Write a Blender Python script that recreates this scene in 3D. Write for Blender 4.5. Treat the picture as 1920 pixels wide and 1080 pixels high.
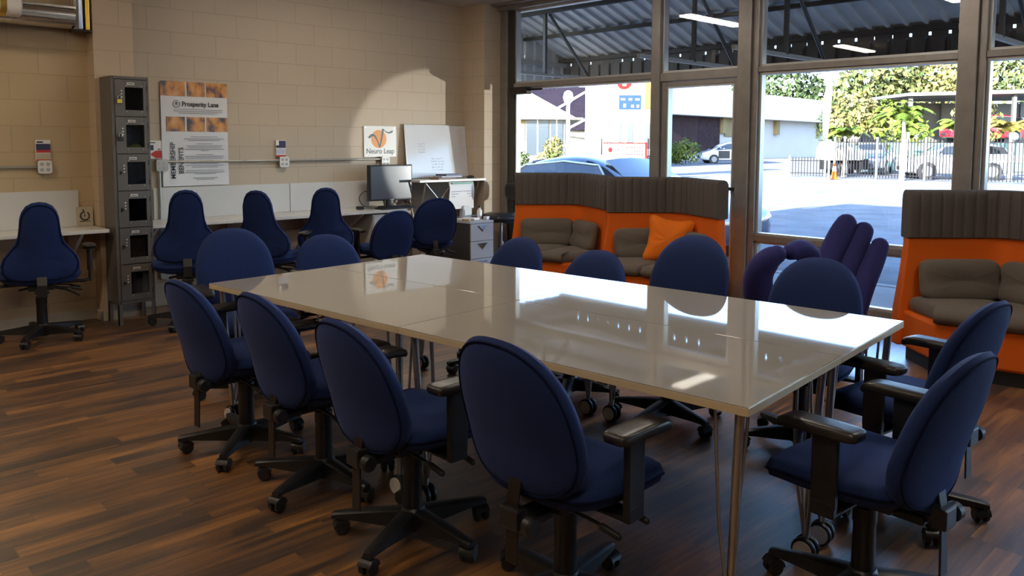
import bpy, bmesh, math, random
from math import sin, cos, pi, radians as RD, sqrt, atan2
from mathutils import Vector, Matrix
random.seed(7)
sc = bpy.context.scene
for o in list(bpy.data.objects): bpy.data.objects.remove(o)
COL = sc.collection

# ------------------------------------------------------------------ camera
CAM_H, YAW, PITCH, ROLL = 1.4799, 0.7743, 0.0827, 0.0053
fwd = Vector((sin(YAW)*cos(PITCH), cos(YAW)*cos(PITCH), -sin(PITCH)))
rt = Vector((cos(YAW), -sin(YAW), 0)); up = rt.cross(fwd)
rr = cos(ROLL)*rt + sin(ROLL)*up; uu = cos(ROLL)*up - sin(ROLL)*rt
cd = bpy.data.cameras.new('camera'); cam = bpy.data.objects.new('camera', cd); COL.objects.link(cam)
cam.matrix_world = Matrix(((rr.x, uu.x, -fwd.x, 0), (rr.y, uu.y, -fwd.y, 0), (rr.z, uu.z, -fwd.z, CAM_H), (0, 0, 0, 1)))
cd.sensor_width = 36; cd.lens = 1510.82/1920*36
cd.shift_x = -25.1/1920; cd.shift_y = -147.5/1920
cd.clip_start = 0.05; cd.clip_end = 500
sc.camera = cam

# ------------------------------------------------------------------ view, world, sun
vs = sc.view_settings
vs.view_transform = 'Standard'; vs.look = 'None'; vs.gamma = 1.0; vs.exposure = 1.8
try: vs.use_curve_mapping = False
except Exception: pass
W = bpy.data.worlds.new('sky'); sc.world = W; W.use_nodes = True
nt = W.node_tree; bg = nt.nodes['Background']
sky = nt.nodes.new('ShaderNodeTexSky'); sky.sky_type = 'NISHITA'; sky.sun_disc = False
sky.sun_elevation = RD(19); sky.sun_rotation = RD(255); sky.altitude = 50; sky.air_density = 1.0; sky.dust_density = 1.5; sky.ozone_density = 1.5
wbm = nt.nodes.new('ShaderNodeMix'); wbm.data_type = 'RGBA'; wbm.blend_type = 'MULTIPLY'; wbm.inputs[0].default_value = 1.0
wbm.inputs[7].default_value = (.84, .97, 1.22, 1)      # camera balanced for the warm room lamps, so skylight reads blue
nt.links.new(sky.outputs[0], wbm.inputs[6]); nt.links.new(wbm.outputs[2], bg.inputs[0]); bg.inputs[1].default_value = 0.50
def lamp(name, kind, loc, energy, color, **kw):
    d = bpy.data.lights.new(name, kind); d.energy = energy; d.color = color
    for k, v in kw.items(): setattr(d, k, v)
    o = bpy.data.objects.new(name, d); COL.objects.link(o); o.location = loc
    return o
def aim(o, target):
    o.rotation_euler = (Vector(target)-o.location).to_track_quat('-Z', 'Y').to_euler()
sun = lamp('sun', 'SUN', (-20, -5, 12), 20.0, (1.0, 0.97, 0.92), angle=RD(0.6))
SUN_DIR = Vector((1.0, 0.12, -0.300))
sun.rotation_euler = SUN_DIR.to_track_quat('-Z', 'Y').to_euler()
# added spot lamp standing in for low sun off the parked cars' windows
glint = lamp('car_glint_stand_in', 'SPOT', (9.3, 2.55, 1.0), 260.0, (1.0, 0.97, 0.90), spot_size=RD(19), spot_blend=.12, shadow_soft_size=.03)
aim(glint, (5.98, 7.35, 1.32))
try:
    sc.cycles.max_bounces = 8; sc.cycles.diffuse_bounces = 5; sc.cycles.glossy_bounces = 4
    sc.cycles.transparent_max_bounces = 16; sc.cycles.sample_clamp_indirect = 30.0; sc.cycles.caustics_reflective = False
    sc.cycles.use_denoising = True
except Exception: pass

# ------------------------------------------------------------------ materials
def nodes(name):
    m = bpy.data.materials.new(name); m.use_nodes = True
    t = m.node_tree; return m, t, t.nodes['Principled BSDF']
def mat(name, col, rough=.5, metal=0., spec=.5, noise=0., nscale=20., bump=0., bscale=200., sheen=0., emit=None, estr=0., coat=0.):
    m, t, b = nodes(name)
    b.inputs['Base Color'].default_value = (*col, 1); b.inputs['Roughness'].default_value = rough
    b.inputs['Metallic'].default_value = metal; b.inputs['Specular IOR Level'].default_value = spec
    if sheen:
        b.inputs['Sheen Weight'].default_value = sheen; b.inputs['Sheen Roughness'].default_value = .45
        b.inputs['Sheen Tint'].default_value = (*[min(1, c*3+.12) for c in col], 1)
    if coat: b.inputs['Coat Weight'].default_value = coat; b.inputs['Coat Roughness'].default_value = .05
    tc = t.nodes.new('ShaderNodeTexCoord')
    if noise:
        n = t.nodes.new('ShaderNodeTexNoise'); n.inputs['Scale'].default_value = nscale; n.inputs['Detail'].default_value = 4
        t.links.new(tc.outputs['Object'], n.inputs['Vector'])
        r = t.nodes.new('ShaderNodeValToRGB')
        r.color_ramp.elements[0].position = .3; r.color_ramp.elements[1].position = .7
        r.color_ramp.elements[0].color = (*[c*(1-noise) for c in col], 1); r.color_ramp.elements[1].color = (*[min(1, c*(1+noise)) for c in col], 1)
        t.links.new(n.outputs['Fac'], r.inputs[0]); t.links.new(r.outputs[0], b.inputs['Base Color'])
    if bump:
        n2 = t.nodes.new('ShaderNodeTexNoise'); n2.inputs['Scale'].default_value = bscale
        t.links.new(tc.outputs['Object'], n2.inputs['Vector'])
        bp = t.nodes.new('ShaderNodeBump'); bp.inputs['Strength'].default_value = bump; bp.inputs['Distance'].default_value = .002
        t.links.new(n2.outputs['Fac'], bp.inputs['Height']); t.links.new(bp.outputs[0], b.inputs['Normal'])
    if emit: b.inputs['Emission Color'].default_value = (*emit, 1); b.inputs['Emission Strength'].default_value = estr
    return m
def srgb(r, g, b):
    f = lambda c: (c/255/12.92) if c/255 <= .04045 else ((c/255+.055)/1.055)**2.4
    return (f(r), f(g), f(b))
def glass_mat(name, tint=(1, 1, 1), refl=1.0):
    m, t, b = nodes(name); t.nodes.remove(b); out = t.nodes['Material Output']
    tr = t.nodes.new('ShaderNodeBsdfTransparent'); tr.inputs[0].default_value = (*tint, 1)
    gl = t.nodes.new('ShaderNodeBsdfGlossy'); gl.inputs['Roughness'].default_value = .0
    fr = t.nodes.new('ShaderNodeFresnel'); ge = t.nodes.new('ShaderNodeNewGeometry')
    io = t.nodes.new('ShaderNodeMath'); io.operation = 'MULTIPLY_ADD'; io.inputs[1].default_value = 1/1.5-1.5; io.inputs[2].default_value = 1.5   # same reflectance on both faces
    t.links.new(ge.outputs['Backfacing'], io.inputs[0]); t.links.new(io.outputs[0], fr.inputs[0])
    mu = t.nodes.new('ShaderNodeMath'); mu.operation = 'MULTIPLY'; mu.inputs[1].default_value = refl
    mx = t.nodes.new('ShaderNodeMixShader')
    t.links.new(fr.outputs[0], mu.inputs[0]); t.links.new(mu.outputs[0], mx.inputs[0])
    t.links.new(tr.outputs[0], mx.inputs[1]); t.links.new(gl.outputs[0], mx.inputs[2]); t.links.new(mx.outputs[0], out.inputs[0])
    return m
def block_mat(name, c1, c2, zphase, xphase, swap=False, scale_mortar=.006):
    m, t, b = nodes(name); N = t.nodes.new; L = t.links.new
    tc = N('ShaderNodeTexCoord'); sp = N('ShaderNodeSeparateXYZ'); L(tc.outputs['Object'], sp.inputs[0])
    cb = N('ShaderNodeCombineXYZ')
    ax = N('ShaderNodeMath'); ax.operation = 'ADD'; ax.inputs[1].default_value = xphase; L(sp.outputs[1 if swap else 0], ax.inputs[0])
    az = N('ShaderNodeMath'); az.operation = 'ADD'; az.inputs[1].default_value = zphase; L(sp.outputs[2], az.inputs[0])
    L(ax.outputs[0], cb.inputs[0]); L(az.outputs[0], cb.inputs[1])
    br = N('ShaderNodeTexBrick'); br.inputs['Scale'].default_value = 1; br.inputs['Brick Width'].default_value = .4064; br.inputs['Row Height'].default_value = .2032
    br.inputs['Mortar Size'].default_value = scale_mortar; br.inputs['Mortar Smooth'].default_value = .35; br.offset = .5
    br.inputs['Color1'].default_value = (*c1, 1); br.inputs['Color2'].default_value = (*c2, 1)
    br.inputs['Mortar'].default_value = (*[c*.86 for c in c1], 1)
    L(cb.outputs[0], br.inputs['Vector'])
    n = N('ShaderNodeTexNoise'); n.inputs['Scale'].default_value = 2.2; n.inputs['Detail'].default_value = 6; L(tc.outputs['Object'], n.inputs['Vector'])
    mx = N('ShaderNodeMix'); mx.data_type = 'RGBA'; mx.blend_type = 'MULTIPLY'; mx.inputs[0].default_value = .35
    rp = N('ShaderNodeValToRGB'); rp.color_ramp.elements[0].color = (.72, .70, .66, 1); rp.color_ramp.elements[1].color = (1, 1, 1, 1)
    L(n.outputs['Fac'], rp.inputs[0]); L(br.outputs['Color'], mx.inputs[6]); L(rp.outputs[0], mx.inputs[7]); L(mx.outputs[2], b.inputs['Base Color'])
    n2 = N('ShaderNodeTexNoise'); n2.inputs['Scale'].default_value = 90; n2.inputs['Detail'].default_value = 3; L(tc.outputs['Object'], n2.inputs['Vector'])
    h = N('ShaderNodeMath'); h.operation = 'MULTIPLY_ADD'; h.inputs[1].default_value = -1.0; L(br.outputs['Fac'], h.inputs[0])
    s = N('ShaderNodeMath'); s.operation = 'MULTIPLY'; s.inputs[1].default_value = .35; L(n2.outputs['Fac'], s.inputs[0]); L(s.outputs[0], h.inputs[2])
    bp = N('ShaderNodeBump'); bp.inputs['Strength'].default_value = .4; bp.inputs['Distance'].default_value = .005; L(h.outputs[0], bp.inputs['Height']); L(bp.outputs[0], b.inputs['Normal'])
    b.inputs['Roughness'].default_value = .55
    return m
def plank_mat(name):
    m, t, b = nodes(name); N = t.nodes.new; L = t.links.new
    def math_(op, a=None, c=None, v=None, d=None):
        q = N('ShaderNodeMath'); q.operation = op
        if a is not None: L(a, q.inputs[0])
        if c is not None: L(c, q.inputs[1])
        if v is not None: q.inputs[1].default_value = v
        if d is not None: q.inputs[2].default_value = d
        return q.outputs[0]
    tc = N('ShaderNodeTexCoord'); sp = N('ShaderNodeSeparateXYZ'); L(tc.outputs['Object'], sp.inputs[0])
    row = math_('DIVIDE', sp.outputs[1], v=.092); rf = math_('FLOOR', row)
    wn = N('ShaderNodeTexWhiteNoise'); wn.noise_dimensions = '1D'; L(rf, wn.inputs['W'])
    xo = math_('MULTIPLY_ADD', sp.outputs[0], v=1/.62); q = xo.node; L(math_('MULTIPLY', wn.outputs['Value'], v=7.3), q.inputs[2])
    cf = math_('FLOOR', xo)
    cb = N('ShaderNodeCombineXYZ'); L(cf, cb.inputs[0]); L(rf, cb.inputs[1])
    w2 = N('ShaderNodeTexWhiteNoise'); w2.noise_dimensions = '2D'; L(cb.outputs[0], w2.inputs['Vector'])
    # grain streaks, different per board
    off = N('ShaderNodeVectorMath'); off.operation = 'MULTIPLY_ADD'; L(tc.outputs['Object'], off.inputs[0]); off.inputs[1].default_value = (2.0, 30, 1)
    sc2 = N('ShaderNodeVectorMath'); sc2.operation = 'SCALE'; sc2.inputs['Scale'].default_value = 13; L(w2.outputs['Color'], sc2.inputs[0]); L(sc2.outputs[0], off.inputs[2])
    g = N('ShaderNodeTexNoise'); g.inputs['Scale'].default_value = 1.0; g.inputs['Detail'].default_value = 6; g.inputs['Roughness'].default_value = .62; g.inputs['Distortion'].default_value = .5; L(off.outputs[0], g.inputs['Vector'])
    big = N('ShaderNodeTexNoise'); big.inputs['Scale'].default_value = 1.0; big.inputs['Detail'].default_value = 3
    bm_ = N('ShaderNodeVectorMath'); bm_.operation = 'MULTIPLY'; bm_.inputs[1].default_value = (1.6, 4.5, 1); L(tc.outputs['Object'], bm_.inputs[0]); L(bm_.outputs[0], big.inputs['Vector'])
    f1 = math_('MULTIPLY', w2.outputs['Value'], v=.24)
    f2 = math_('MULTIPLY_ADD', g.outputs['Fac'], v=.90); L(f1, f2.node.inputs[2])
    f3 = math_('MULTIPLY_ADD', big.outputs['Fac'], v=.42); L(f2, f3.node.inputs[2])
    f4 = math_('SUBTRACT', f3, v=.28)
    rp = N('ShaderNodeValToRGB'); cr = rp.color_ramp
    cr.elements[0].position = .22; cr.elements[0].color = (.016, .008, .005, 1)
    cr.elements[1].position = .80; cr.elements[1].color = (.47, .205, .045, 1)
    e = cr.elements.new(.40); e.color = (.060, .026, .011, 1); e = cr.elements.new(.56); e.color = (.21, .086, .020, 1)
    L(f4, rp.inputs[0])
    # seams
    fr = math_('FRACT', row); s1 = math_('LESS_THAN', fr, v=.025)
    fx = math_('FRACT', xo); s2 = math_('LESS_THAN', fx, v=.004); sm = math_('MAXIMUM', s1, s2)
    mx = N('ShaderNodeMix'); mx.data_type = 'RGBA'; mx.blend_type = 'MULTIPLY'; L(math_('MULTIPLY', sm, v=.45), mx.inputs[0]); L(rp.outputs[0], mx.inputs[6]); mx.inputs[7].default_value = (.2, .2, .2, 1)
    L(mx.outputs[2], b.inputs['Base Color'])
    rg = math_('MULTIPLY_ADD', g.outputs['Fac'], v=.20, d=.30); L(rg, b.inputs['Roughness'])
    bp = N('ShaderNodeBump'); bp.inputs['Strength'].default_value = .12; bp.inputs['Distance'].default_value = .002; L(g.outputs['Fac'], bp.inputs['Height']); L(bp.outputs[0], b.inputs['Normal'])
    b.inputs['Specular IOR Level'].default_value = .4; b.inputs['Coat Weight'].default_value = 1.; b.inputs['Coat Roughness'].default_value = .46; b.inputs['Coat IOR'].default_value = 1.95
    return m
MT = {}
MT['block'] = block_mat('painted_block', (.555, .46, .35), (.54, .45, .345), -0.0036, .03)
MT['block_pil'] = block_mat('painted_block_pilaster', (.59, .47, .34), (.57, .45, .325), .0336, .36)
MT['block_alc_warm'] = block_mat('block_alcove_warm_lit', (.55, .42, .26), (.52, .40, .25), .04, .1)  # same block paint, yellowed to stand in for warm lamplight in the alcove
MT['block_side'] = block_mat('painted_block_side', (.59, .47, .34), (.57, .45, .325), -0.0036, .1, swap=True)
MT['floor'] = plank_mat('wood_plank_floor')
MT['plaster'] = mat('cream_plaster', (.26, .22, .17), .7, noise=.06, nscale=3)
MT['ceil'] = mat('ceiling_paint', (.55, .50, .43), .8, noise=.05, nscale=4)
MT['cream_trim'] = mat('cream_baseboard', (.50, .44, .34), .5, noise=.08, nscale=8)
MT['alu'] = mat('bronze_aluminium', (.30, .275, .26), .36, .45, noise=.10, nscale=9)
MT['alu_dark'] = mat('dark_window_gasket', (.06, .055, .05), .4, .3)
MT['alu_pale'] = mat('pale_glazing_bead', (.55, .56, .57), .35, .5)
MT['glass'] = glass_mat('clear_glass', (.96, .98, .98))
MT['fab'] = mat('navy_fabric', (.011, .027, .112), .85, spec=.25, noise=.18, nscale=260, bump=.35, bscale=900, sheen=.35)
MT['fab_pipe'] = mat('navy_piping', (.006, .010, .040), .9, spec=.1)
MT['plast'] = mat('black_plastic', (.012, .012, .014), .42, noise=.2, nscale=60)
MT['plast_pad'] = mat('black_arm_pad', (.022, .019, .018), .33, noise=.2, nscale=40, bump=.2, bscale=300)
MT['steel_dark'] = mat('dark_steel', (.035, .027, .024), .38, .6)
MT['chrome'] = mat('brushed_chrome', (.62, .60, .56), .24, 1.0, noise=.08, nscale=30)
MT['leg'] = mat('grey_metal_leg', (.46, .43, .39), .32, .85, noise=.06, nscale=20)
MT['top'] = mat('gloss_white_laminate', (.35, .32, .28), .03, spec=.9, noise=.02, nscale=1.6)
MT['top_edge'] = mat('cream_edge_band', (.56, .45, .29), .4)
MT['desk'] = mat('white_desk_laminate', (.66, .64, .60), .3, noise=.03, nscale=5)
MT['panel'] = mat('white_back_panel', (.62, .62, .61), .35, noise=.03, nscale=3)
MT['lock'] = mat('grey_locker_enamel', (.125, .118, .112), .42, spec=.5, noise=.06, nscale=6, bump=.08, bscale=260)
MT['lock_win'] = glass_mat('clear_locker_plastic', (.55, .55, .6), 1.3)
MT['black'] = mat('black_interior', (.008, .008, .01), .6)
MT['white'] = mat('white_plastic', (.75, .74, .72), .35)
MT['paper'] = mat('white_paper', (.78, .77, .77), .6)
MT['gloss_paper'] = mat('glossy_poster_paper', (.72, .71, .73), .22)
MT['ink'] = mat('black_ink', (.02, .02, .03), .5)
MT['ink_grey'] = mat('grey_ink', (.25, .25, .28), .5)
MT['brass'] = mat('brass', (.62, .42, .08), .3, .9)
MT['orange'] = mat('orange_fabric', (.72, .125, .006), .75, spec=.3, noise=.05, nscale=300, bump=.2, bscale=800, sheen=.15)
MT['orange_p'] = mat('orange_pillow_fabric', (.80, .17, .006), .75, spec=.3, noise=.06, nscale=200, sheen=.2)
MT['taupe'] = mat('taupe_grey_fabric', (.098, .085, .077), .9, spec=.2, noise=.22, nscale=320, bump=.4, bscale=700, sheen=.3)
MT['taupe_c'] = mat('taupe_cushion_fabric', (.135, .113, .095), .9, spec=.2, noise=.22, nscale=320, bump=.4, bscale=700, sheen=.3)
MT['purple'] = mat('violet_navy_fabric', (.022, .021, .110), .85, spec=.25, noise=.12, nscale=240, bump=.3, bscale=700, sheen=.5)
MT['vinyl'] = mat('black_vinyl', (.014, .016, .022), .4, noise=.1, nscale=50)
MT['wb'] = mat('whiteboard_enamel', (.72, .74, .78), .10, spec=.6, noise=.02, nscale=2)
MT['screen'] = mat('monitor_screen', (.10, .11, .135), .22, spec=.6)  # base colour raised to stand in for the window's reflection
MT['conduit'] = mat('galvanised_conduit', (.42, .40, .36), .4, .7, noise=.1, nscale=20)
MT['red'] = mat('red_print', (.55, .03, .03), .5)
MT['navy_print'] = mat('navy_print', (.03, .035, .10), .5)
MT['green_print'] = mat('green_print', (.05, .30, .20), .5)
MT['darkgrey'] = mat('charcoal_laminate', (.06, .055, .055), .45)
MT['pale_grey'] = mat('pale_grey_drawer', (.50, .51, .53), .35)

# ------------------------------------------------------------------ mesh builder
class MB:
    def __init__(s): s.v = []; s.f = []; s.x = Matrix.Identity(4)
    def add(s, vs_, fs):
        n = len(s.v); s.v += [tuple(s.x @ Vector(p)) for p in vs_]; s.f += [tuple(i+n for i in f) for f in fs]; return s
    def box(s, x0, x1, y0, y1, z0, z1):
        return s.add([(x0, y0, z0), (x1, y0, z0), (x1, y1, z0), (x0, y1, z0), (x0, y0, z1), (x1, y0, z1), (x1, y1, z1), (x0, y1, z1)],
                     [(0, 3, 2, 1), (4, 5, 6, 7), (0, 1, 5, 4), (1, 2, 6, 5), (2, 3, 7, 6), (3, 0, 4, 7)])
    def cbox(s, c, d): return s.box(c[0]-d[0]/2, c[0]+d[0]/2, c[1]-d[1]/2, c[1]+d[1]/2, c[2]-d[2]/2, c[2]+d[2]/2)
    def loft(s, rings, cap=True, closed=True):
        n = len(rings[0]); vs_ = [p for r in rings for p in r]; fs = []
        for i in range(len(rings)-1):
            for j in range(n if closed else n-1):
                k = (j+1) % n; fs.append((i*n+j, i*n+k, (i+1)*n+k, (i+1)*n+j))
        if cap: fs.append(tuple(range(n-1, -1, -1))); fs.append(tuple((len(rings)-1)*n+j for j in range(n)))
        return s.add(vs_, fs)
    def tube(s, pts, r, n=8, cap=True):
        pts = [Vector(p) for p in pts]; rs = r if isinstance(r, (list, tuple)) else [r]*len(pts)
        rings = []; pu = None
        for i, p in enumerate(pts):
            d = (pts[min(i+1, len(pts)-1)]-pts[max(i-1, 0)]).normalized()
            if pu is None: pu = d.orthogonal().normalized()
            else: pu = (pu-d*pu.dot(d)).normalized() if (pu-d*pu.dot(d)).length > 1e-6 else d.orthogonal().normalized()
            w = d.cross(pu)
            rings.append([p+(pu*cos(2*pi*j/n)+w*sin(2*pi*j/n))*rs[i] for j in range(n)])
        return s.loft(rings, cap)
    def cyl(s, p0, p1, r0, r1=None, n=16): return s.tube([p0, p1], [r0, r0 if r1 is None else r1], n)
    def capsule(s, pts, r, n=16):
        pts = [Vector(p) for p in pts]; rs = list(r) if isinstance(r, (list, tuple)) else [r]*len(pts)
        P = []; Rr = []
        d0 = (pts[0]-pts[1]).normalized(); d1 = (pts[-1]-pts[-2]).normalized()
        for a in (85, 60, 35, 15): P.append(pts[0]+d0*rs[0]*sin(RD(a))); Rr.append(rs[0]*cos(RD(a)))
        P += pts; Rr += rs
        for a in (15, 35, 60, 85): P.append(pts[-1]+d1*rs[-1]*sin(RD(a))); Rr.append(rs[-1]*cos(RD(a)))
        return s.tube(P, Rr, n)
    def lathe(s, prof, n=24, axis='z', c=(0, 0, 0)):
        rings = []
        for r, z in prof:
            ring = []
            for j in range(n):
                a = 2*pi*j/n; p = (r*cos(a), r*sin(a), z)
                if axis == 'x': p = (z, r*cos(a), r*sin(a))
                if axis == 'y': p = (r*sin(a), z, r*cos(a))
                ring.append((p[0]+c[0], p[1]+c[1], p[2]+c[2]))
            rings.append(ring)
        return s.loft(rings, True)
    def prism(s, poly, z0, z1):
        n = len(poly)
        return s.loft([[(p[0], p[1], z0) for p in poly], [(p[0], p[1], z1) for p in poly]], True)
    def puff(s, outline, c, tb, tf, fn, p=3.0):
        """padded plate: outline in 2D scaled about c, puffed tb behind and tf in front; fn maps (x, y, d) to 3D"""
        sc_ = [.0, .45, .72, .88, .96, 1.0]; n = len(outline); lay = []
        for q in sc_: lay.append((q, -tb*(max(0, 1-q**p))**(1/p)))
        for q in reversed(sc_[:-1]): lay.append((q, tf*(max(0, 1-q**p))**(1/p)))
        vs_ = []; fs = []; idx = []
        for q, d in lay:
            if q == 0: idx.append([len(vs_)]); vs_.append(fn(c[0], c[1], d))
            else:
                idx.append(list(range(len(vs_), len(vs_)+n)))
                vs_ += [fn(c[0]+(x-c[0])*q, c[1]+(y-c[1])*q, d) for x, y in outline]
        for a, b in zip(idx[:-1], idx[1:]):
            for j in range(n):
                k = (j+1) % n
                if len(a) == 1: fs.append((a[0], b[k], b[j]))
                elif len(b) == 1: fs.append((a[j], a[k], b[0]))
                else: fs.append((a[j], a[k], b[k], b[j]))
        return s.add(vs_, fs)
    def build(s, name, m, parent=None, smooth=None, bevel=0., loc=None, seg=2, fix=False):
        me = bpy.data.meshes.new(name); me.from_pydata([tuple(p) for p in s.v], [], s.f)
        bm = bmesh.new(); bm.from_mesh(me); bmesh.ops.recalc_face_normals(bm, faces=bm.faces); bm.to_mesh(me); bm.free()
        if smooth is not None:
            me.polygons.foreach_set('use_smooth', [True]*len(me.polygons))
            me.set_sharp_from_angle(angle=RD(smooth))
        me.update()
        o = bpy.data.objects.new(name, me); COL.objects.link(o); me.materials.append(MT[m] if isinstance(m, str) else m)
        if parent: o.parent = parent
        if loc: o.location = loc
        if bevel:
            md = o.modifiers.new('bevel', 'BEVEL'); md.width = bevel; md.segments = seg; md.limit_method = 'ANGLE'; md.angle_limit = RD(40)
        return o
def thing(name, label, cat, loc=(0, 0, 0), rz=0., group=None):
    o = bpy.data.objects.new(name, None); COL.objects.link(o); o.empty_display_size = .1
    o.location = loc; o.rotation_euler = (0, 0, rz); return tag(o, label, cat, group)
def tag(o, label, cat, group=None):
    o['label'] = label; o['category'] = cat
    if group: o['group'] = group
    return o
def struct(o): o['kind'] = 'structure'; return o
def kids(o): return [c for c in bpy.data.objects if c.parent == o]
def copy_tree(o, parent=None):
    c = o.copy(); COL.objects.link(c); c.parent = parent
    for ch in kids(o):
        if ch is not c: copy_tree(ch, c)
    return c
def text(body, size, m, parent, loc, rot=(pi/2, 0, 0), ext=.0006, align='CENTER', name='lettering', sx=1., bold=0.):
    d = bpy.data.curves.new(name, 'FONT'); d.body = body; d.size = size; d.extrude = ext; d.offset = bold; d.align_x = align; d.align_y = 'CENTER'
    d.materials.append(MT[m] if isinstance(m, str) else m)
    q = bpy.data.objects.new(name, d); COL.objects.link(q); bpy.context.view_layer.update()
    me = bpy.data.meshes.new_from_object(q.evaluated_get(bpy.context.evaluated_depsgraph_get()))
    bpy.data.objects.remove(q); me.materials.clear(); me.materials.append(MT[m] if isinstance(m, str) else m)
    o = bpy.data.objects.new(name, me); COL.objects.link(o); o.location = loc; o.rotation_euler = rot; o.scale = (sx, 1, 1)
    if parent: o.parent = parent
    return o
def egg(w, hu, nu, hl, nl, yc, N=52):
    out = []
    for i in range(N):
        a = 2*pi*i/N; ca, sa = cos(a), sin(a); n, h = (nu, hu) if sa >= 0 else (nl, hl)
        out.append((w*math.copysign(abs(ca)**(2/n), ca), yc+h*math.copysign(abs(sa)**(2/n), sa)))
    return out
def superell(w, h, n=2.6, N=44, taper=0., y0=0.):
    out = []
    for i in range(N):
        a = 2*pi*i/N; ca, sa = cos(a), sin(a)
        x = w*math.copysign(abs(ca)**(2/n), ca); y = h*math.copysign(abs(sa)**(2/n), sa)
        out.append((x*(1-taper*y/h), y+y0))
    return out
# ------------------------------------------------------------------ room shell
UI = 6.45
XL, YN = -4.5, -4.5
struct(MB().box(XL-.2, UI+.15, YN-.2, 7.7, -.15, 0).build('floor', 'floor'))
struct(MB().box(XL-.2, UI+.1, YN-.2, 7.7, 3.06, 3.2).build('ceiling', 'ceil'))
struct(MB().box(XL-.3, UI+.25, YN-.3, 7.75, 3.2, 4.35).build('roof', 'plaster'))
struct(MB().box(2.38, 6.60, 7.398, 7.7, 0, 3.06).build('wall_left', 'block'))
struct(MB().box(2.086, 2.39, 7.08, 7.7, 0, 3.06).build('wall_left_pilaster', 'block_pil'))
struct(MB().box(XL, 2.086, 7.24, 7.7, 0, 3.06).build('wall_left_alcove', 'block_alc_warm'))
struct(MB().box(6.192, 6.45, 7.018, 7.40, 0, 3.06).build('wall_right_pier', 'block_side'))
struct(MB().box(6.45, 6.62, 7.04, 7.70, 0, 3.06).build('wall_right_return', 'plaster'))
struct(MB().box(XL-.2, XL, YN, 7.7, 0, 3.06).build('wall_rear', 'plaster'))
struct(MB().box(XL-.2, UI+.1, YN-.2, YN, 0, 3.06).build('wall_near', 'plaster'))
struct(MB().box(XL, 2.086, 7.228, 7.24, 0, .085).build('baseboard_left', 'cream_trim', bevel=.004))
struct(MB().box(2.074, 2.086, 7.068, 7.24, 0, .085).box(2.074, 2.39, 7.068, 7.08, 0, .085).build('baseboard_pilaster', 'cream_trim', bevel=.004))
struct(MB().box(2.39, 6.192, 7.386, 7.398, 0, .085).build('baseboard_back', 'cream_trim', bevel=.004))
struct(MB().box(6.40, 6.62, YN, 7.04, 2.99, 3.06).box(6.30, 6.45, YN, 7.39, 3.035, 3.06).build('trim_1', 'alu', bevel=.004))

def frame_rect(mb, va, vb, z0, z1, w, u0=6.455, u1=6.565):
    mb.box(u0, u1, va, va+w, z0, z1); mb.box(u0, u1, vb-w, vb, z0, z1)
    mb.box(u0, u1, va+w, vb-w, z0, z0+w); mb.box(u0, u1, va+w, vb-w, z1-w, z1)
def bead(mb, va, vb, z0, z1, w=.022, u0=6.475, u1=6.545): frame_rect(mb, va, vb, z0, z1, w, u0, u1)
def window(n, va, vb, sill=True):
    """va < vb along the glass wall"""
    f = MB()
    f.box(6.45, 6.57, va, vb, 2.107, 2.155)                      # transom
    f.box(6.45, 6.57, va, vb, 0.0, .15)                          # bottom rail
    f.box(6.45, 6.57, va, vb, 2.985, 3.0)
    if sill: f.box(6.45, 6.57, va, vb, .617, .667)
    root = struct(f.build('window_%d' % n, 'alu', bevel=.003))
    b = MB(); panes = []
    spans = [(2.155, 2.985)] + ([(.667, 2.107), (.15, .617)] if sill else [(.15, 2.107)])
    for z0, z1 in spans: bead(b, va, vb, z0, z1)
    b.build('glazing_bead', 'alu_pale', root, bevel=.002)
    for z0, z1 in spans:
        MB().box(6.507, 6.513, va+.02, vb-.02, z0+.02, z1-.02).build('pane', 'glass', root)
    return root
def post(n, va, vb, u0=6.41, m='alu'):
    mb = MB().box(u0, 6.585, va, vb, 0, 3.0)
    return struct(mb.build('trim_%d' % n, m, bevel=.006))
post(2, 6.90, 7.04, 6.44); struct(MB().box(6.46, 6.56, 6.80, 6.90, 0, 3.0).build('trim_3', 'alu_dark', bevel=.004))
window(1, 4.842, 6.80)
post(4, 4.734, 4.842, 6.44)
post(5, 3.74, 3.87, 6.41); post(6, 3.682, 3.74, 6.44)
window(2, 2.053, 3.682)
post(7, 1.925, 2.053, 6.41); post(8, 1.874, 1.925, 6.44)
window(3, .05, 1.874)
post(9, -.13, .05); window(4, -2.0, -.13); post(10, -2.18, -2.0); window(5, YN, -2.18)
# glazed door between window one and the wide post
d = MB(); d.box(6.45, 6.57, 3.87, 4.734, 2.075, 2.155); d.box(6.45, 6.57, 3.87, 4.734, 2.985, 3.0); d.box(6.45, 6.57, 3.87, 4.734, 0, .012)
door = struct(d.build('door_1', 'alu', bevel=.003))
b = MB(); bead(b, 3.87, 4.734, 2.155, 2.985); b.build('glazing_bead', 'alu_pale', door, bevel=.002)
MB().box(6.507, 6.513, 3.89, 4.714, 2.175, 2.965).build('pane', 'glass', door)
lf = MB(); lf.box(6.47, 6.545, 4.665, 4.728, .014, 2.07); lf.box(6.47, 6.545, 3.876, 3.93, .014, 2.07)
lf.box(6.47, 6.545, 3.93, 4.665, 2.025, 2.07); lf.box(6.47, 6.545, 3.93, 4.665, .014, .22)
leaf = lf.build('door_leaf', 'alu', door, bevel=.004)
b = MB(); bead(b, 3.93, 4.665, .22, 2.025, .014); b.build('glazing_bead', 'alu_pale', leaf)
MB().box(6.507, 6.513, 3.94, 4.655, .23, 2.02).build('pane', 'glass', leaf)
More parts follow.
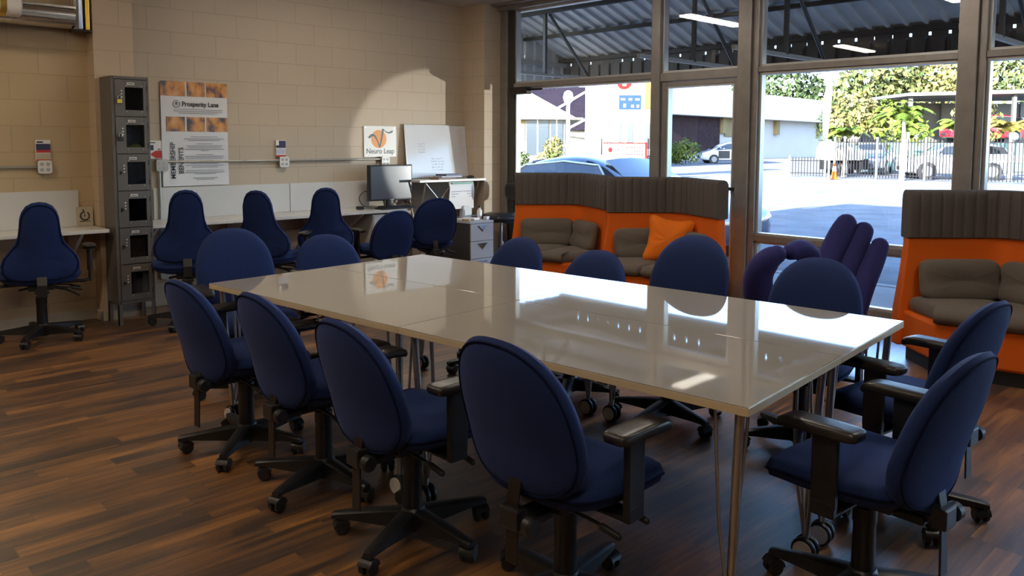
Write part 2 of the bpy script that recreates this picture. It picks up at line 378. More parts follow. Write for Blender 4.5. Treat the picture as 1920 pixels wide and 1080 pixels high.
h = MB(); h.box(6.43, 6.455, 3.88, 4.04, 1.055, 1.085); h.box(6.44, 6.475, 3.885, 3.905, 1.05, 1.09); h.box(6.44, 6.475, 4.01, 4.03, 1.05, 1.09)
h.build('door_handle', 'steel_dark', leaf, bevel=.004)
# door closer box on the head of the left window
c = MB().box(6.36, 6.45, 6.50, 6.78, 2.025, 2.105)
clo = c.build('door_closer', 'steel_dark', bevel=.008); tag(clo, 'dark metal door closer box at top left corner of the big left window', 'door closer')
MB().box(6.40, 6.42, 6.30, 6.52, 2.06, 2.085).build('arm', 'steel_dark', clo)

# ------------------------------------------------------------------ ceiling lights (their reflections show in the glass)
def light_fixture(x, y, label, m):
    t = thing('tube_light', label, 'ceiling light', (x, y, 3.06), 0, 'fluorescent ceiling lights')
    MB().box(-.62, .62, -.10, .10, -.05, 0).build('housing', 'white', t, bevel=.006)
    MB().box(-.60, .60, -.085, .085, -.075, -.045).build('diffuser', m, t, bevel=.012)
    return t
TUBES = {x: mat('lit_diffuser', (.8, .8, .75), .4, emit=e, estr=s_) for x, e, s_ in ((4.25, (1.0, .90, .76), 11.0), (.15, (1.0, .83, .62), 11.0), (-3.6, (1.0, .74, .46), 3.0))}
for x in (4.25, .15, -3.6):
    for y, w in ((5.65, 'row by the block wall'), (3.0, 'row over the table'), (.35, 'row past the table')):
        pos = {4.25: 'near the windows', .15: 'in the middle of the room', -3.6: 'at the rear of the room'}[x]
        light_fixture(x, y, 'lit ceiling tube light %s, %s' % (pos, w), TUBES[x])

# ------------------------------------------------------------------ big work table made of four tables
TA = 0.0897; TC = Vector((2.602, 2.6975, 0))
def tpos(a, b): return (TC.x+a*cos(TA)-b*sin(TA), TC.y+a*sin(TA)+b*cos(TA), 0)
def make_table():
    t = thing('work_table', '', 'table', (0, 0, 0), TA, 'four white tables pushed together')
    w, l = .373-.0025, .7495-.0025
    tp = MB().box(-w, w, -l, l, .712, .7385).build('tabletop', 'top', t, bevel=.002)
    e = MB(); e.box(-w-.001, w+.001, -l-.001, l+.001, .7125, .7365); e.build('edge_band', 'top_edge', tp, bevel=.001)
    tp2 = MB().box(-w, w, -l, l, .7365, .7400); 
    tp2.build('laminate_sheet', 'top', tp, bevel=.0006)
    for sx in (-1, 1):
        for sy in (-1, 1):
            m = MB()
            fx, fy = sx*(w-.075), sy*(l-.075)                       # foot
            tx, ty = sx*(w-.045), sy*(l-.045)
            m.tube([(tx, ty, .712), (fx, fy, .10)], .0145, 12)
            for ox, oy in ((-.085, -.01), (-.01, -.085)):
                m.tube([(tx+sx*ox, ty+sy*oy, .712), (fx+sx*ox*.55, fy+sy*oy*.55, .35), (fx+sx*ox*.12, fy+sy*oy*.12, .115)], .0055, 8)
            m.box(min(tx, tx-sx*.11), max(tx, tx-sx*.11), min(ty, ty-sy*.11), max(ty, ty-sy*.11), .706, .7125)
            m.cyl((fx, fy, .075), (fx, fy, .12), .012, n=10)
            lg = m.build('leg', 'leg', t, smooth=40)
            c = MB(); c.lathe([(.0, -.011), (.040, -.011), (.044, -.006), (.044, .006), (.040, .011), (0, .011)], 20, 'x', (fx-.017, fy, .044))
            c.lathe([(.0, -.011), (.040, -.011), (.044, -.006), (.044, .006), (.040, .011), (0, .011)], 20, 'x', (fx+.017, fy, .044))
            c.box(fx-.005, fx+.005, fy-.012, fy+.012, .03, .085)
            c.build('caster', 'plast', lg, smooth=40)
            for q in (-.030, .030): MB().lathe([(0, -.003), (.034, -.003), (.034, .003), (0, .003)], 20, 'x', (fx+q, fy, .044)).build('caster_cap', 'white', lg, smooth=40)
    return t
tb = make_table()
tabs = [(-1, 1, 'glossy white table at the left corner of the joined group, nearest the wall chairs'),
        (1, 1, 'glossy white table at the back corner of the joined group, toward the monitor desk'),
        (-1, -1, 'glossy white table at the front corner of the joined group, nearest the viewer'),
        (1, -1, 'glossy white table at the right corner of the joined group, reflecting the windows')]
for i, (sx, sy, lab) in enumerate(tabs):
    o = tb if i == 0 else copy_tree(tb)
    o.location = tpos(sx*.373, sy*.7495); o['label'] = lab

# ------------------------------------------------------------------ task chairs
def star_base(t):
    m = MB(); m.lathe([(.0, .035), (.042, .035), (.05, .05), (.05, .108), (.040, .122), (0, .122)], 20)
    for k in range(5):
        a = 2*pi*k/5+.3; ca, sa = cos(a), sin(a)
        def P(r, q, z): return (ca*r-sa*q, sa*r+ca*q, z)
        rings = []
        for r, w, z0, z1 in ((.03, .032, .045, .116), (.12, .028, .052, .108), (.22, .023, .062, .096), (.285, .021, .066, .088), (.308, .016, .062, .082)):
            rings.append([P(r, -w, z0), P(r, w, z0), P(r, w, z1-.006), P(r, w*.6, z1), P(r, -w*.6, z1), P(r, -w, z1-.006)])
        m.loft(rings)
        m.cyl(P(.285, 0, .058), P(.285, 0, .085), .014, n=10)
    m.build('star_base', 'plast', t, smooth=35)
    for k in range(5):
        a = 2*pi*k/5+.3; c = MB(); x, y = cos(a)*.285, sin(a)*.285; d_ = a*2.3+k
        c.x = Matrix.Translation((x, y, 0)) @ Matrix.Rotation(d_, 4, 'Z')
        for q in (-.017, .017): c.lathe([(0, -.0105), (.022, -.0105), (.027, -.006), (.027, .006), (.022, .0105), (0, .0105)], 16, 'x', (q, .012, .027))
        c.loft([[(sx*.027, .012+.031*cos(b_), .030+.031*sin(b_)) for b_ in [RD(q) for q in range(20, 181, 20)]]+[(sx*.027, -.012, .03), (sx*.027, .012, .03)] for sx in (-1, 1)])
        c.cyl((0, 0, .04), (0, 0, .066), .010, n=8)
        c.build('caster', 'plast', t, smooth=40)
def gas_column(t, top=.40):
    m = MB(); m.lathe([(0, .10), (.037, .10), (.035, .27), (.038, .275), (.038, .325), (.024, .327), (.022, top), (0, top)], 18)
    m.build('gas_column', 'plast', t, smooth=35)
def seat_cushion(t, sz=.455, w=.245, d=.235, m='fab'):
    o = superell(w, d, 3.6, 48, taper=-.05)
    def fn(x, y, q):
        dip = -.010*math.exp(-((x/.16)**2+((y+.02)/.16)**2)); fall = -.045*max(0, (y-.10)/.14)**2
        side = .006*(abs(x)/w)**2
        return (x, y+.035, sz+q+dip+fall+side)
    s = MB().puff(o, (0, 0), .062, .045, fn, 3.2).build('seat', m, t, smooth=60)
    MB().tube([fn(x*1.001, y*1.001, -.006) for x, y in o]+[fn(o[0][0], o[0][1], -.006)], .0035, 6, False).build('piping', 'fab_pipe', s, smooth=60)
def mechanism(t, z=.392):
    m = MB(); m.box(-.085, .085, -.12, .13, z-.035, z+.008); m.box(-.045, .045, -.20, .10, z-.05, z-.02); m.cyl((0, 0, z-.09), (0, 0, z-.03), .028, n=14)
    m.build('seat_mechanism', 'plast', t, bevel=.008)
    for sx, y in ((1, .06), (1, -.08)):
        l = MB(); l.tube([(.06*sx, y, z-.018), (.17*sx, y+.01, z-.03), (.20*sx, y+.012, z-.036)], .0055, 8)
        l.capsule([(.20*sx, y+.012, z-.037), (.255*sx, y+.018, z-.052)], .011, 10); l.build('lever', 'plast', t, smooth=50)
def back_fn(yb, z0, lean, H, conc=.55, groove=0., lum=.014):
    def fn(x, y, q):
        tt = max(0., (y+H)/(2*H))
        off = lum*math.exp(-((tt-.30)/.22)**2) - lean*tt**1.7
        off += conc*x*x*(.5+.5*tt)
        if groove: off += -.024*math.exp(-((abs(x)-.128)/.024)**2)*max(0, min(1, (.62-tt)/.15))*(1 if q > 0 else -1)
        return (x, yb+off+q, z0+y)
    return fn
def armrest(t, side, z=.655, dy=0.):
    m = MB(); x = side*.262
    m.loft([[(x+side*px, py+dy, pz) for px, py in ((-.012, -.04), (.012, -.04), (.012, .04), (-.012, .04))] for pz, in ((.40,), (.52,), (z-.018,))])
    m.box(min(side*.06, x), max(side*.06, x), -.035+dy, .035+dy, .372, .386)
    m.box(x-.013, x+.013, -.038+dy, .038+dy, .372, .42)
    a = m.build('armrest', 'plast', t, bevel=.005)
    o = superell(.046, .132, 6.0, 40)
    MB().puff(o, (0, 0), .020, .019, lambda px, py, q: (x+px, py+dy+.02, z-.012+q-.020*max(0, (py-.07)/.07)**2), 4.5).build('arm_pad', 'plast_pad', a, smooth=60)
def task_chair(arms=True):
    t = thing('task_chair', '', 'chair', group='navy task chairs')
    star_base(t); gas_column(t); mechanism(t); seat_cushion(t)
    H = .262
    o = egg(.234, .290, 2.35, .200, 2.7, -.03)
    fn = back_fn(-.20, .620, .125, H)
    b = MB().puff(o, (0, -.03), .046, .060, fn, 2.5).build('backrest', 'fab', t, smooth=60)
    seam = [(x*.952, -.03+(y+.03)*.952) for x, y in o]
    MB().tube([fn(x, y, -.0205) for x, y in seam+seam[:1]], .0036, 6, False).build('piping', 'fab_pipe', b, smooth=60)
    m = MB(); m.loft([[(sx*.024, y0_+dy_, z_) for sx, dy_ in ((-1, 0), (1, 0), (1, .007), (-1, .007))] for y0_, z_ in ((-.248, .185), (-.243, .38), (-.232, .44), (-.20, .54))])
    m.build('back_bar', 'steel_dark', t, bevel=.002)
    m = MB(); m.box(-.038, .038, -.262, -.215, .345, .410); m.box(-.03, .03, -.24, -.10, .352, .380); m.build('bracket', 'plast', t, bevel=.006)
    m = MB(); m.lathe([(0, 0), (.012, 0), (.012, .02), (.028, .022), (.030, .045), (.024, .052), (0, .052)], 14, 'x', (.036, -.24, .372)); m.build('adjuster_knob', 'plast', t, smooth=40)
    if arms:
        armrest(t, -1); armrest(t, 1)
    return t
def gourd_chair(arms=True):
    t = thing('ergonomic_chair', '', 'chair', group='tall gourd-backed wall chairs')
    star_base(t); gas_column(t, .43); mechanism(t, .42); seat_cushion(t, .485, .262, .235)
    pr = [(0, 0), (.012, .045), (.05, .082), (.12, .108), (.20, .122), (.32, .128), (.42, .136), (.52, .154), (.61, .196), (.70, .234), (.79, .250), (.88, .244), (.95, .214), (.985, .165), (1.0, .10)]
    Hh = .29
    right = [(w_, Hh-2*Hh*q) for q, w_ in pr]
    o = right+[(-x, y) for x, y in reversed(right[1:])]
    fn = back_fn(-.19, .785, .10, Hh, .35, groove=1)
    b = MB().puff(o, (0, -.11), .040, .045, fn, 2.6).build('backrest', 'fab', t, smooth=60)
    seam = [(x*.945, -.11+(y+.11)*.945) for x, y in o]
    MB().tube([fn(x, y, -.0215) for x, y in seam+seam[:1]], .0036, 6, False).build('piping', 'fab_pipe', b, smooth=60)
    m = MB(); m.loft([[(sx*.032, y0_+dy_, z_) for sx, dy_ in ((-1, 0), (1, 0), (1, .02), (-1, .02))] for y0_, z_ in ((-.12, .36), (-.23, .385), (-.235, .47), (-.185, .60))])
    m.build('back_bar', 'plast', t, bevel=.004)
    l = MB(); l.tube([(.05, -.02, .40), (.16, -.02, .37), (.25, -.03, .315)], [.012, .011, .007], 8); l.tube([(-.05, -.02, .40), (-.14, -.02, .385)], .009, 8); l.build('lever', 'plast', t, smooth=50)
    if arms:
        for s in (-1, 1):
            m = MB(); x = s*.325; m.tube([(s*.12, 0, .425), (s*.28, 0, .42), (x-.005*s, 0, .43)], .013, 10); m.cyl((x, 0, .415), (x, 0, .52), .012, n=12); m.cyl((x, 0, .50), (x, 0, .665), .019, n=12)
            m.lathe([(0, .655), (.045, .662), (.05, .672), (0, .675)], 14, 'z', (x, 0, 0))
            a = m.build('armrest', 'plast', t, smooth=40)
            MB().puff(superell(.045, .115, 3.2, 30), (0, 0), .014, .014, lambda px, py, q: (x+px, py, .69+q), 3).build('arm_pad', 'plast_pad', a, smooth=60)
    return t
def place(o, x, y, face_deg, label, back=0., star=0.):
    """face_deg: world heading of the chair's front (0 = toward the windows, 90 = toward the block wall)"""
    o.location = (x, y, 0); o.rotation_euler = (0, 0, RD(face_deg-90)); o['label'] = label
    for c in o.children:
        n = c.name.split('.')[0]
        if back and n in ('backrest', 'back_bar'): c.location.z += back
        if n in ('star_base', 'caster'): c.rotation_euler.z = RD(star-face_deg)
    return o
TCH = task_chair()
N_ = [0]
def tc(*a, **k):
    o = TCH0.pop() if TCH0 else copy_tree(TCHS)
    return place(o, *a, **k)
TCHS = copy_tree(TCH); TCH0 = [TCH]
GCHS = gourd_chair(); 
tc(1.70, 3.662, 3, 'navy chair tucked at the left long side of the table, farthest left of four', back=-.02, star=10)
tc(1.755, 3.035, 1, 'navy chair at the left long side of the table, second from its far left corner', back=0, star=-14)
tc(1.745, 2.38, 0, 'navy chair at the near long side, just left of the chair nearest the viewer', back=.0, star=-12)
tc(1.825, 1.675, 2, 'navy chair nearest the viewer, its back square to the table front corner', back=.05, star=12)
tc(2.53, 1.02, 86, 'navy chair at the right short end of the table, front one of two', back=.01, star=25)
tc(3.32, 1.19, 84, 'navy chair at the right short end of the table, beside the orange sofa', back=.03, star=5)
tc(3.47, 3.86, 185, 'navy chair across the table in front of the left orange sofa pod', back=-.04, star=20)
tc(3.42, 3.12, 187, 'navy chair across the table in front of the orange throw pillow sofa', back=-.05, star=0)
tc(3.50, 2.48, 188, 'navy chair with a high back across the table before the wide window post', back=.09, star=40)
tc(3.64, 1.80, 193, 'navy chair across the table standing in front of the hand chair', back=.02, star=-8)
tc(2.09, 4.45, 262, 'navy chair at the far left table end with high back beside the lockers', back=.07, star=20)
tc(2.77, 4.55, 258, 'navy chair at the far left table end, lower back, before the wall desk', back=-.03, star=0)
tc(4.43, 6.53, 86, 'navy chair with rounded back pulled up to the desk before the monitor', back=-.04, star=30)
g0 = [GCHS]; GS = copy_tree(GCHS)
def del_tree(o):
    for c in list(o.children): del_tree(c)
    bpy.data.objects.remove(o)
def gc(*a, **k):
    o = g0.pop() if g0 else copy_tree(GS)
    return place(o, *a, **k)
gc(1.56, 6.72, 79, 'tall gourd-backed navy chair at the alcove desk left of the lockers', back=-.03, star=20)
w1 = gc(2.56, 6.52, 69, 'tall gourd-backed navy chair at the desk right beside the lockers', back=.03, star=10)
for c in list(w1.children):
    if c.name.split('.')[0] == 'armrest': del_tree(c)
gc(3.27, 6.53, 44, 'tall gourd-backed navy chair turned sideways at the middle of the wall desk', star=0)
w3 = gc(3.85, 6.58, 62, 'tall gourd-backed navy chair at the wall desk, left of the monitor', star=0)
for c in list(w3.children):
    if c.name.split('.')[0] == 'armrest': del_tree(c)
na = copy_tree(TCHS)
for c in list(na.children):
    if c.name.split('.')[0] == 'armrest': del_tree(c)
place(na, 5.06, 6.60, 70, 'armless navy chair with rounded back beside the drawer cabinet', back=.05, star=15)
del_tree(TCHS); del_tree(GS)

# black drafting stool by the pier
t = thing('drafting_stool', 'black vinyl drafting stool with a low backrest beside the left orange sofa', 'stool', (6.17, 6.70, 0), RD(170-90))
star_base(t)
for c_ in t.children: c_.scale = (.78, .78, 1)
MB().lathe([(0, .12), (.03, .12), (.03, .36), (.016, .362), (.016, .58), (0, .58)], 16).build('gas_column', 'chrome', t, smooth=35)
MB().puff(superell(.215, .205, 3, 40), (0, 0), .05, .045, lambda x, y, q: (x, y, .632+q), 3.4).build('seat', 'vinyl', t, smooth=60)
MB().puff(superell(.19, .115, 3.2, 40), (0, 0), .03, .03, lambda x, y, q: (x, -.20+q+.7*x*x, .92+y), 3).build('backrest', 'vinyl', t, smooth=60)
MB().tube([(0, -.05, .57), (0, -.21, .57), (0, -.235, .62), (0, -.225, .90)], .014, 8).build('back_bar', 'plast', t, smooth=40)
MB().tube([(.03, .03, .575), (.16, .06, .565), (.27, .09, .53)], .007, 8).build('lever', 'plast', t, smooth=40)
# ------------------------------------------------------------------ sofa pods
def lerp(a, b, t): return a+(b-a)*t
def pod_path(off, L, ext=0.):
    """plan of the two-panel back: off = inward offset, rounded at the junction"""
    h = RD(53); dl = Vector((-sin(h), cos(h))); dr = Vector((sin(h), cos(h))); nl = Vector((cos(h), sin(h))); nr = Vector((-cos(h), sin(h)))
    j = off/sin(h); pts = []
    J = Vector((0, j)); r = .13
    A = dl*(L+ext)+nl*off; B = dr*(L+ext)+nr*off
    ja = J+dl*r; jb = J+dr*r
    pts.append(A)
    for i in range(1, 9): pts.append(A.lerp(ja, i/9))
    for i in range(0, 7):
        q = i/6; pts.append(ja*(1-q)**2+J*2*q*(1-q)+jb*q*q)
    for i in range(1, 9): pts.append(jb.lerp(B, i/9))
    pts.append(B)
    return pts
def make_pod():
    t = thing('sofa_pod', '', 'sofa', group='orange and taupe sofa pods')
    L = .70
    # orange shell, flaring at the free ends toward the floor
    rings = []
    for z, ext, fl in ((.10, .07, .045), (.35, .055, .03), (.60, .02, .012), (.80, .0, .0), (.86, .0, .0)):
        o = pod_path(-.035, L, ext); i = pod_path(.035+fl, L, ext)
        rings.append([(p.x, p.y, z) for p in o]+[(p.x, p.y, z) for p in reversed(i)])
    sh = MB().loft(rings).build('back_shell', 'orange', t, smooth=35, bevel=.012)
    # ribbed taupe band round the top
    i_ = pod_path(.055, L+.004); o_ = pod_path(-.055, L+.004); n = len(i_)
    def dense(p, k=6):
        r = []
        for a, b in zip(p[:-1], p[1:]):
            for q in range(k): r.append(a.lerp(b, q/k))
        r.append(p[-1]); return r
    i_ = dense(i_); o_ = dense(o_)
    n = len(i_); ln = [0.]
    for a, b in zip(i_[:-1], i_[1:]): ln.append(ln[-1]+(b-a).length)
    pitch = ln[-1]/round(ln[-1]/.078)
    prof = [(.838, .7), (.845, 1.), (1.10, 1.), (1.135, .93), (1.158, .70), (1.168, .35), (1.170, .0)]
    mb = MB(); rings = []
    for zz, wd in prof:
        row = []
        for k in range(n):
            mid = (i_[k]+o_[k])/2; g = abs(sin(pi*ln[k]/pitch)); rib = .010*(1-g)**3
            d = (i_[k]-mid)*max(0.02, wd-rib/.055*1.3*min(1, wd+.3)); row.append((mid.x+d.x, mid.y+d.y, zz-rib*.4))
        row2 = []
        for k in reversed(range(n)):
            mid = (i_[k]+o_[k])/2; d = (o_[k]-mid)*max(0.02, wd); row2.append((mid.x+d.x, mid.y+d.y, zz))
        rings.append(row+row2)
    mb.loft(rings).build('head_band', 'taupe', t, smooth=50)
    # plinth and seat
    poly = [(-.555, .465), (-.28, .82), (.28, .82), (.555, .465), (.05, .06), (-.05, .06)]
    MB().loft([[(x*1.0, y*1.0+.0, z) for x, y in poly] for z in (.09, .34)]).build('plinth', 'orange', t, bevel=.02)
    MB().loft([[(x*.93, y*.93+.03, z) for x, y in poly] for z in (.0, .092)]).build('base', 'black', t)
    h = RD(53)
    for s in (-1, 1):
        d = Vector((s*sin(h), cos(h))); nn = Vector((-s*cos(h), sin(h)))
        # seat cushion half: quad from junction along its own panel
        def P2(a, b_): v = d*a+nn*b_; return v
        cor = [Vector((0, .07)), d*.69+nn*.05, d*.69+nn*.55, Vector((s*.30, .86)), Vector((0, .86))]
        # resample rounded outline
        cen = Vector((s*.30, .48)); out = []
        M = len(cor)
        for k in range(M):
            a, b_ = cor[k], cor[(k+1) % M]
            for q in range(9): out.append(a.lerp(b_, .06+.88*q/8))
        def fn(x, y, q): return (x, y, .385+q)
        pts = [(p.x, p.y) for p in out]
        MB().puff(pts, (cen.x, cen.y), .055, .062, fn, 4.2).build('seat_cushion', 'taupe_c', t, smooth=60)
        # back cushion leaning on the panel
        w, hh = .275, .138
        def fb(x, y, q):
            a = .375+x; lean = .05+.055*(.15-y)/.3
            crease = -.022*math.exp(-((y-.0)/.012)**2)*(1 if q > 0 else 0)
            v = d*a+nn*(lean+.05+q+crease); return (v.x, v.y, .565+y)
        o = superell(w, hh, 6.5, 56)
        MB().puff(o, (0, 0), .055, .062, fb, 3.6).build('back_cushion', 'taupe_c', t, smooth=60)
    return t
PODS = [(6.30, 5.587, 'orange and taupe sofa pod at the far left of the window, beside the stool'),
        (6.27, 4.32, 'orange and taupe sofa pod before the glass door, holding the orange pillow'),
        (6.28, 1.65, 'orange and taupe sofa pod at the right edge, beside the hand chair')]
pod = make_pod(); PS = None
for i, (x, y, lab) in enumerate(PODS):
    o = pod if i == 0 else copy_tree(pod)
    o.location = (x, y, 0); o.rotation_euler = (0, 0, RD(189.8-90)); o['label'] = lab
# throw pillow sitting in the corner of the middle pod
def pillow_outline():
    out = []
    for k in range(48):
        a = 2*pi*k/48; r = 1/(max(abs(cos(a)), abs(sin(a)))**.98)*(1-.07*(1-abs(cos(2*a)))) 
        r = .205/ (abs(cos(a))**7+abs(sin(a))**7)**(1/7); r *= 1+.20*abs(sin(2*a))**7
        out.append((r*cos(a), r*sin(a)))
    return out
def pf(x, y, q):
    cr = 0
    for y0, sl in ((.05, .15), (-.03, -.12), (-.09, .1)): cr += -.014*math.exp(-((y-y0-sl*x)/.012)**2)
    return (x, -(q+(cr if q > 0 else 0)), y)
pl = MB().puff(pillow_outline(), (0, 0), .075, .085, pf, 2.1).build('throw_pillow', 'orange_p', None, smooth=60)
tag(pl, 'bright orange creased throw pillow leaning in the corner of the middle sofa', 'pillow')
pl.scale = (.88, .88, .92); pl.location = (5.92, 4.22, .61); pl.rotation_euler = (RD(-14), RD(8), RD(-58))

# ------------------------------------------------------------------ hand-shaped chair
def HP(px, py, D):
    l = (px-985)/1511*D; return Vector((.699*D+.715*l, .715*D-.699*l, 1.48-(py-270.5)*D/1511))
hc = thing('hand_chair', 'violet upholstered chair shaped like a hand making an okay sign', 'chair', (5.15, 2.80, 0), RD(-46))
inv = (Matrix.Translation((5.15, 2.80, 0)) @ Matrix.Rotation(RD(-46), 4, 'Z')).inverted()
def hl(px, py, D): return inv @ HP(px, py, D)
def smooth_pts(P, k=5):
    out = []; n = len(P)
    for i in range(n-1):
        p0, p1, p2, p3 = P[max(0, i-1)], P[i], P[i+1], P[min(n-1, i+2)]
        for q in range(k):
            t_ = q/k; out.append(.5*((2*p1)+(p2-p0)*t_+(2*p0-5*p1+4*p2-p3)*t_**2+(3*p1-p0-3*p2+p3)*t_**3))
    out.append(P[-1]); return out
def finger(name, P, r):
    pts = smooth_pts([hl(*p) for p in P]); n = len(pts)
    rs = [r[0]+(r[1]-r[0])*i/(n-1)+(r[2] if len(r) > 2 else 0)*sin(pi*i/(n-1)) for i in range(n)]
    return MB().capsule(pts, rs, 20).build(name, 'purple', hc, smooth=80)
finger('finger', [(1538, 560, 5.60), (1556, 500, 5.72), (1578, 445, 5.82), (1590, 420, 5.86)], (.088, .074, .008))
finger('finger', [(1578, 575, 5.55), (1590, 520, 5.68), (1611, 462, 5.80), (1623, 434, 5.84)], (.086, .070, .008))
finger('finger', [(1612, 590, 5.50), (1626, 540, 5.60), (1645, 490, 5.70), (1655, 462, 5.74)], (.080, .062, .006))
finger('index_finger', [(1512, 545, 5.50), (1520, 510, 5.45), (1522, 484, 5.38), (1505, 470, 5.30), (1486, 474, 5.22)], (.085, .052, .012))
finger('thumb', [(1452, 612, 5.32), (1430, 560, 5.25), (1428, 518, 5.20), (1445, 490, 5.16), (1461, 479, 5.15)], (.105, .060, .010))
# palm: seat block that the fingers grow from
c0 = hl(1510, 590, 5.35)
rings = []
for k in range(13):
    a = -pi/2+pi*k/12; z = .24+.20*sin(a); s = max(.02, cos(a)**.42)
    ring = []
    for j in range(36):
        b_ = 2*pi*j/36; x = .43*math.copysign(abs(cos(b_))**.8, cos(b_)); y = .34*math.copysign(abs(sin(b_))**.8, sin(b_))
        dip = -.07*math.exp(-((x*s/.25)**2+((y*s+.05)/.22)**2)) if z > .24 else 0
        ring.append((c0.x+x*s+.02, c0.y+y*s, z+dip+.045*(y*s/.34 if z > .24 else 0)))
    rings.append(ring)
MB().loft(rings).build('palm_seat', 'purple', hc, smooth=80)
MB().lathe([(0, 0), (.24, 0), (.23, .06), (0, .06)], 24, 'z', (c0.x, c0.y, 0)).build('base', 'plast', hc, smooth=40)

# ------------------------------------------------------------------ lockers
LX0, LX1, LY0, LY1, LZ0, LZ1 = 0, .285, 0, .268, .17, 1.985
lk = thing('locker', 'tall grey six-door metal locker tower with clear door windows by the pilaster', 'locker', (2.118, 6.802, 0))
m = MB()
m.box(0, .012, 0, LY1, LZ0, LZ1); m.box(LX1-.012, LX1, 0, LY1, LZ0, LZ1); m.box(.012, LX1-.012, LY1-.01, LY1, LZ0, LZ1)
m.box(.012, LX1-.012, 0, LY1-.01, LZ1-.022, LZ1); m.box(.012, LX1-.012, 0, LY1-.01, LZ0, LZ0+.025)
PIT = (LZ1-.022-LZ0-.025)/6
for k in range(1, 6): m.box(.012, LX1-.012, .004, LY1-.01, LZ0+.025+PIT*k-.004, LZ0+.025+PIT*k+.004)
m.box(.012, .024, 0, .012, LZ0, LZ1); m.box(LX1-.020, LX1-.012, 0, .012, LZ0, LZ1)
m.build('body', 'lock', lk, bevel=.002)
for x in (0.0, LX1-.03):
    for y in (0.0, LY1-.03):
        MB().box(x, x+.03, y, y+.006, 0, LZ0).box(x if x == 0 else x+.024, x+.006 if x == 0 else x+.03, y, y+.03, 0, LZ0).build('leg', 'lock', lk)
for k in range(6):
    z0 = LZ0+.028+PIT*k; z1 = z0+PIT-.008; x0, x1 = .026, LX1-.022; w = x1-x0; hgt = z1-z0
    wx0, wx1 = x0+.32*w, x0+.90*w; wz0, wz1 = z0+.17*hgt, z0+.79*hgt
    d = MB(); d.box(x0, wx0, -.006, .006, z0, z1); d.box(wx1, x1, -.006, .006, z0, z1); d.box(wx0, wx1, -.006, .006, z0, wz0); d.box(wx0, wx1, -.006, .006, wz1, z1)
    dr = d.build('door', 'lock', lk, bevel=.0015)
    MB().box(wx0-.006, wx1+.006, .0065, .009, wz0-.006, wz1+.006).build('door_window', 'lock_win', dr)
    MB().box(x0+.38*w, x0+.62*w, -.010, -.005, z0+.855*hgt, z0+.925*hgt).build('label_holder', 'white', dr, bevel=.002)
    MB().box(x0+.41*w, x0+.59*w, -.0108, -.0098, z0+.88*hgt, z0+.90*hgt).build('label_slot', 'ink', dr)
    v = MB()
    for q in range(3): v.lathe([(0, -.009), (.0055, -.009), (.0065, -.005), (0, -.005)], 10, 'y', (x0+.215*w, 0, z0+(.69-.085*q)*hgt))
    for qx in (wx0+.01, wx1-.01):
        for qz in (wz0-.012, wz1+.012): v.lathe([(0, -.008), (.003, -.008), (.003, -.005), (0, -.005)], 8, 'y', (qx, 0, qz))
    v.build('rivets', 'white', dr, smooth=40)
    hn = MB(); hn.lathe([(0, -.018), (.008, -.018), (.010, -.006), (0, -.006)], 12, 'y', (x0+.115*w, 0, z0+.50*hgt)); hn.box(x0+.085*w, x0+.105*w, -.016, -.005, z0+.44*hgt, z0+.56*hgt)
    hn.build('hasp', 'plast', dr, smooth=40)
    for q in (.15, .70): MB().cyl((x1+.003, -.004, z0+q*hgt), (x1+.003, -.004, z0+(q+.15)*hgt), .004, n=8).build('hinge', 'steel_dark', dr)
def padlock(z, body, lab):
    x = 2.118+.026+.115*.237; y = 6.802-.026
    m = MB(); m.box(x-.020, x+.018, y-.009, y+.006, z-.050, z-.015)
    p = m.build('padlock', body, None, bevel=.004); tag(p, lab, 'padlock', 'locker padlocks')
    MB().tube([(x-.012, y-.002, z-.018), (x-.012, y-.002, z+.004), (x-.008, y-.002, z+.012), (x, y-.002, z+.015), (x+.007, y-.002, z+.012), (x+.010, y-.002, z+.004), (x+.010, y-.002, z-.018)], .003, 8).build('shackle', 'chrome', p, smooth=60)
padlock(LZ0+.028+PIT*5+.5*PIT, 'brass', 'brass padlock on the top locker door')
padlock(LZ0+.028+PIT*4+.5*PIT, 'plast', 'black padlock on the second locker door from the top')
MT['bag_grey'] = mat('pale_blue_plastic_bag', (.22, .28, .36), .3, noise=.3, nscale=14); MT['hivis'] = mat('hi_vis_yellow', (.62, .72, .03), .6)
z = LZ0+.028+PIT*4
bgm = MB().puff(superell(.085, .095, 2.6, 32), (0, 0), .05, .06, lambda x, y, q: (2.118+.165+x, 6.93-q+.02*sin(30*x), z+.13+y), 2.4).build('plastic_bag', 'bag_grey', None, smooth=60)
tag(bgm, 'pale blue plastic bag inside the second locker from the top', 'bag')
vs_ = MB().puff(superell(.075, .028, 2.6, 32), (0, 0), .05, .05, lambda x, y, q: (2.118+.165+x, 6.86-q, z+.040+y+.012*sin(50*x)), 2.4).build('folded_vest', 'hivis', None, smooth=60)
tag(vs_, 'hi-vis yellow folded cloth inside the second locker from the top', 'vest')
z = LZ0+.028+PIT
MT['cardb'] = mat('tan_cardboard', (.42, .30, .15), .6, noise=.2, nscale=30)
cb = MB().box(2.118+.09, 2.118+.245, 6.86, 6.95, z+.004, z+.20).build('cardboard_box', 'cardb', None, bevel=.003); tag(cb, 'tan box showing through the window of the second lowest locker', 'box')

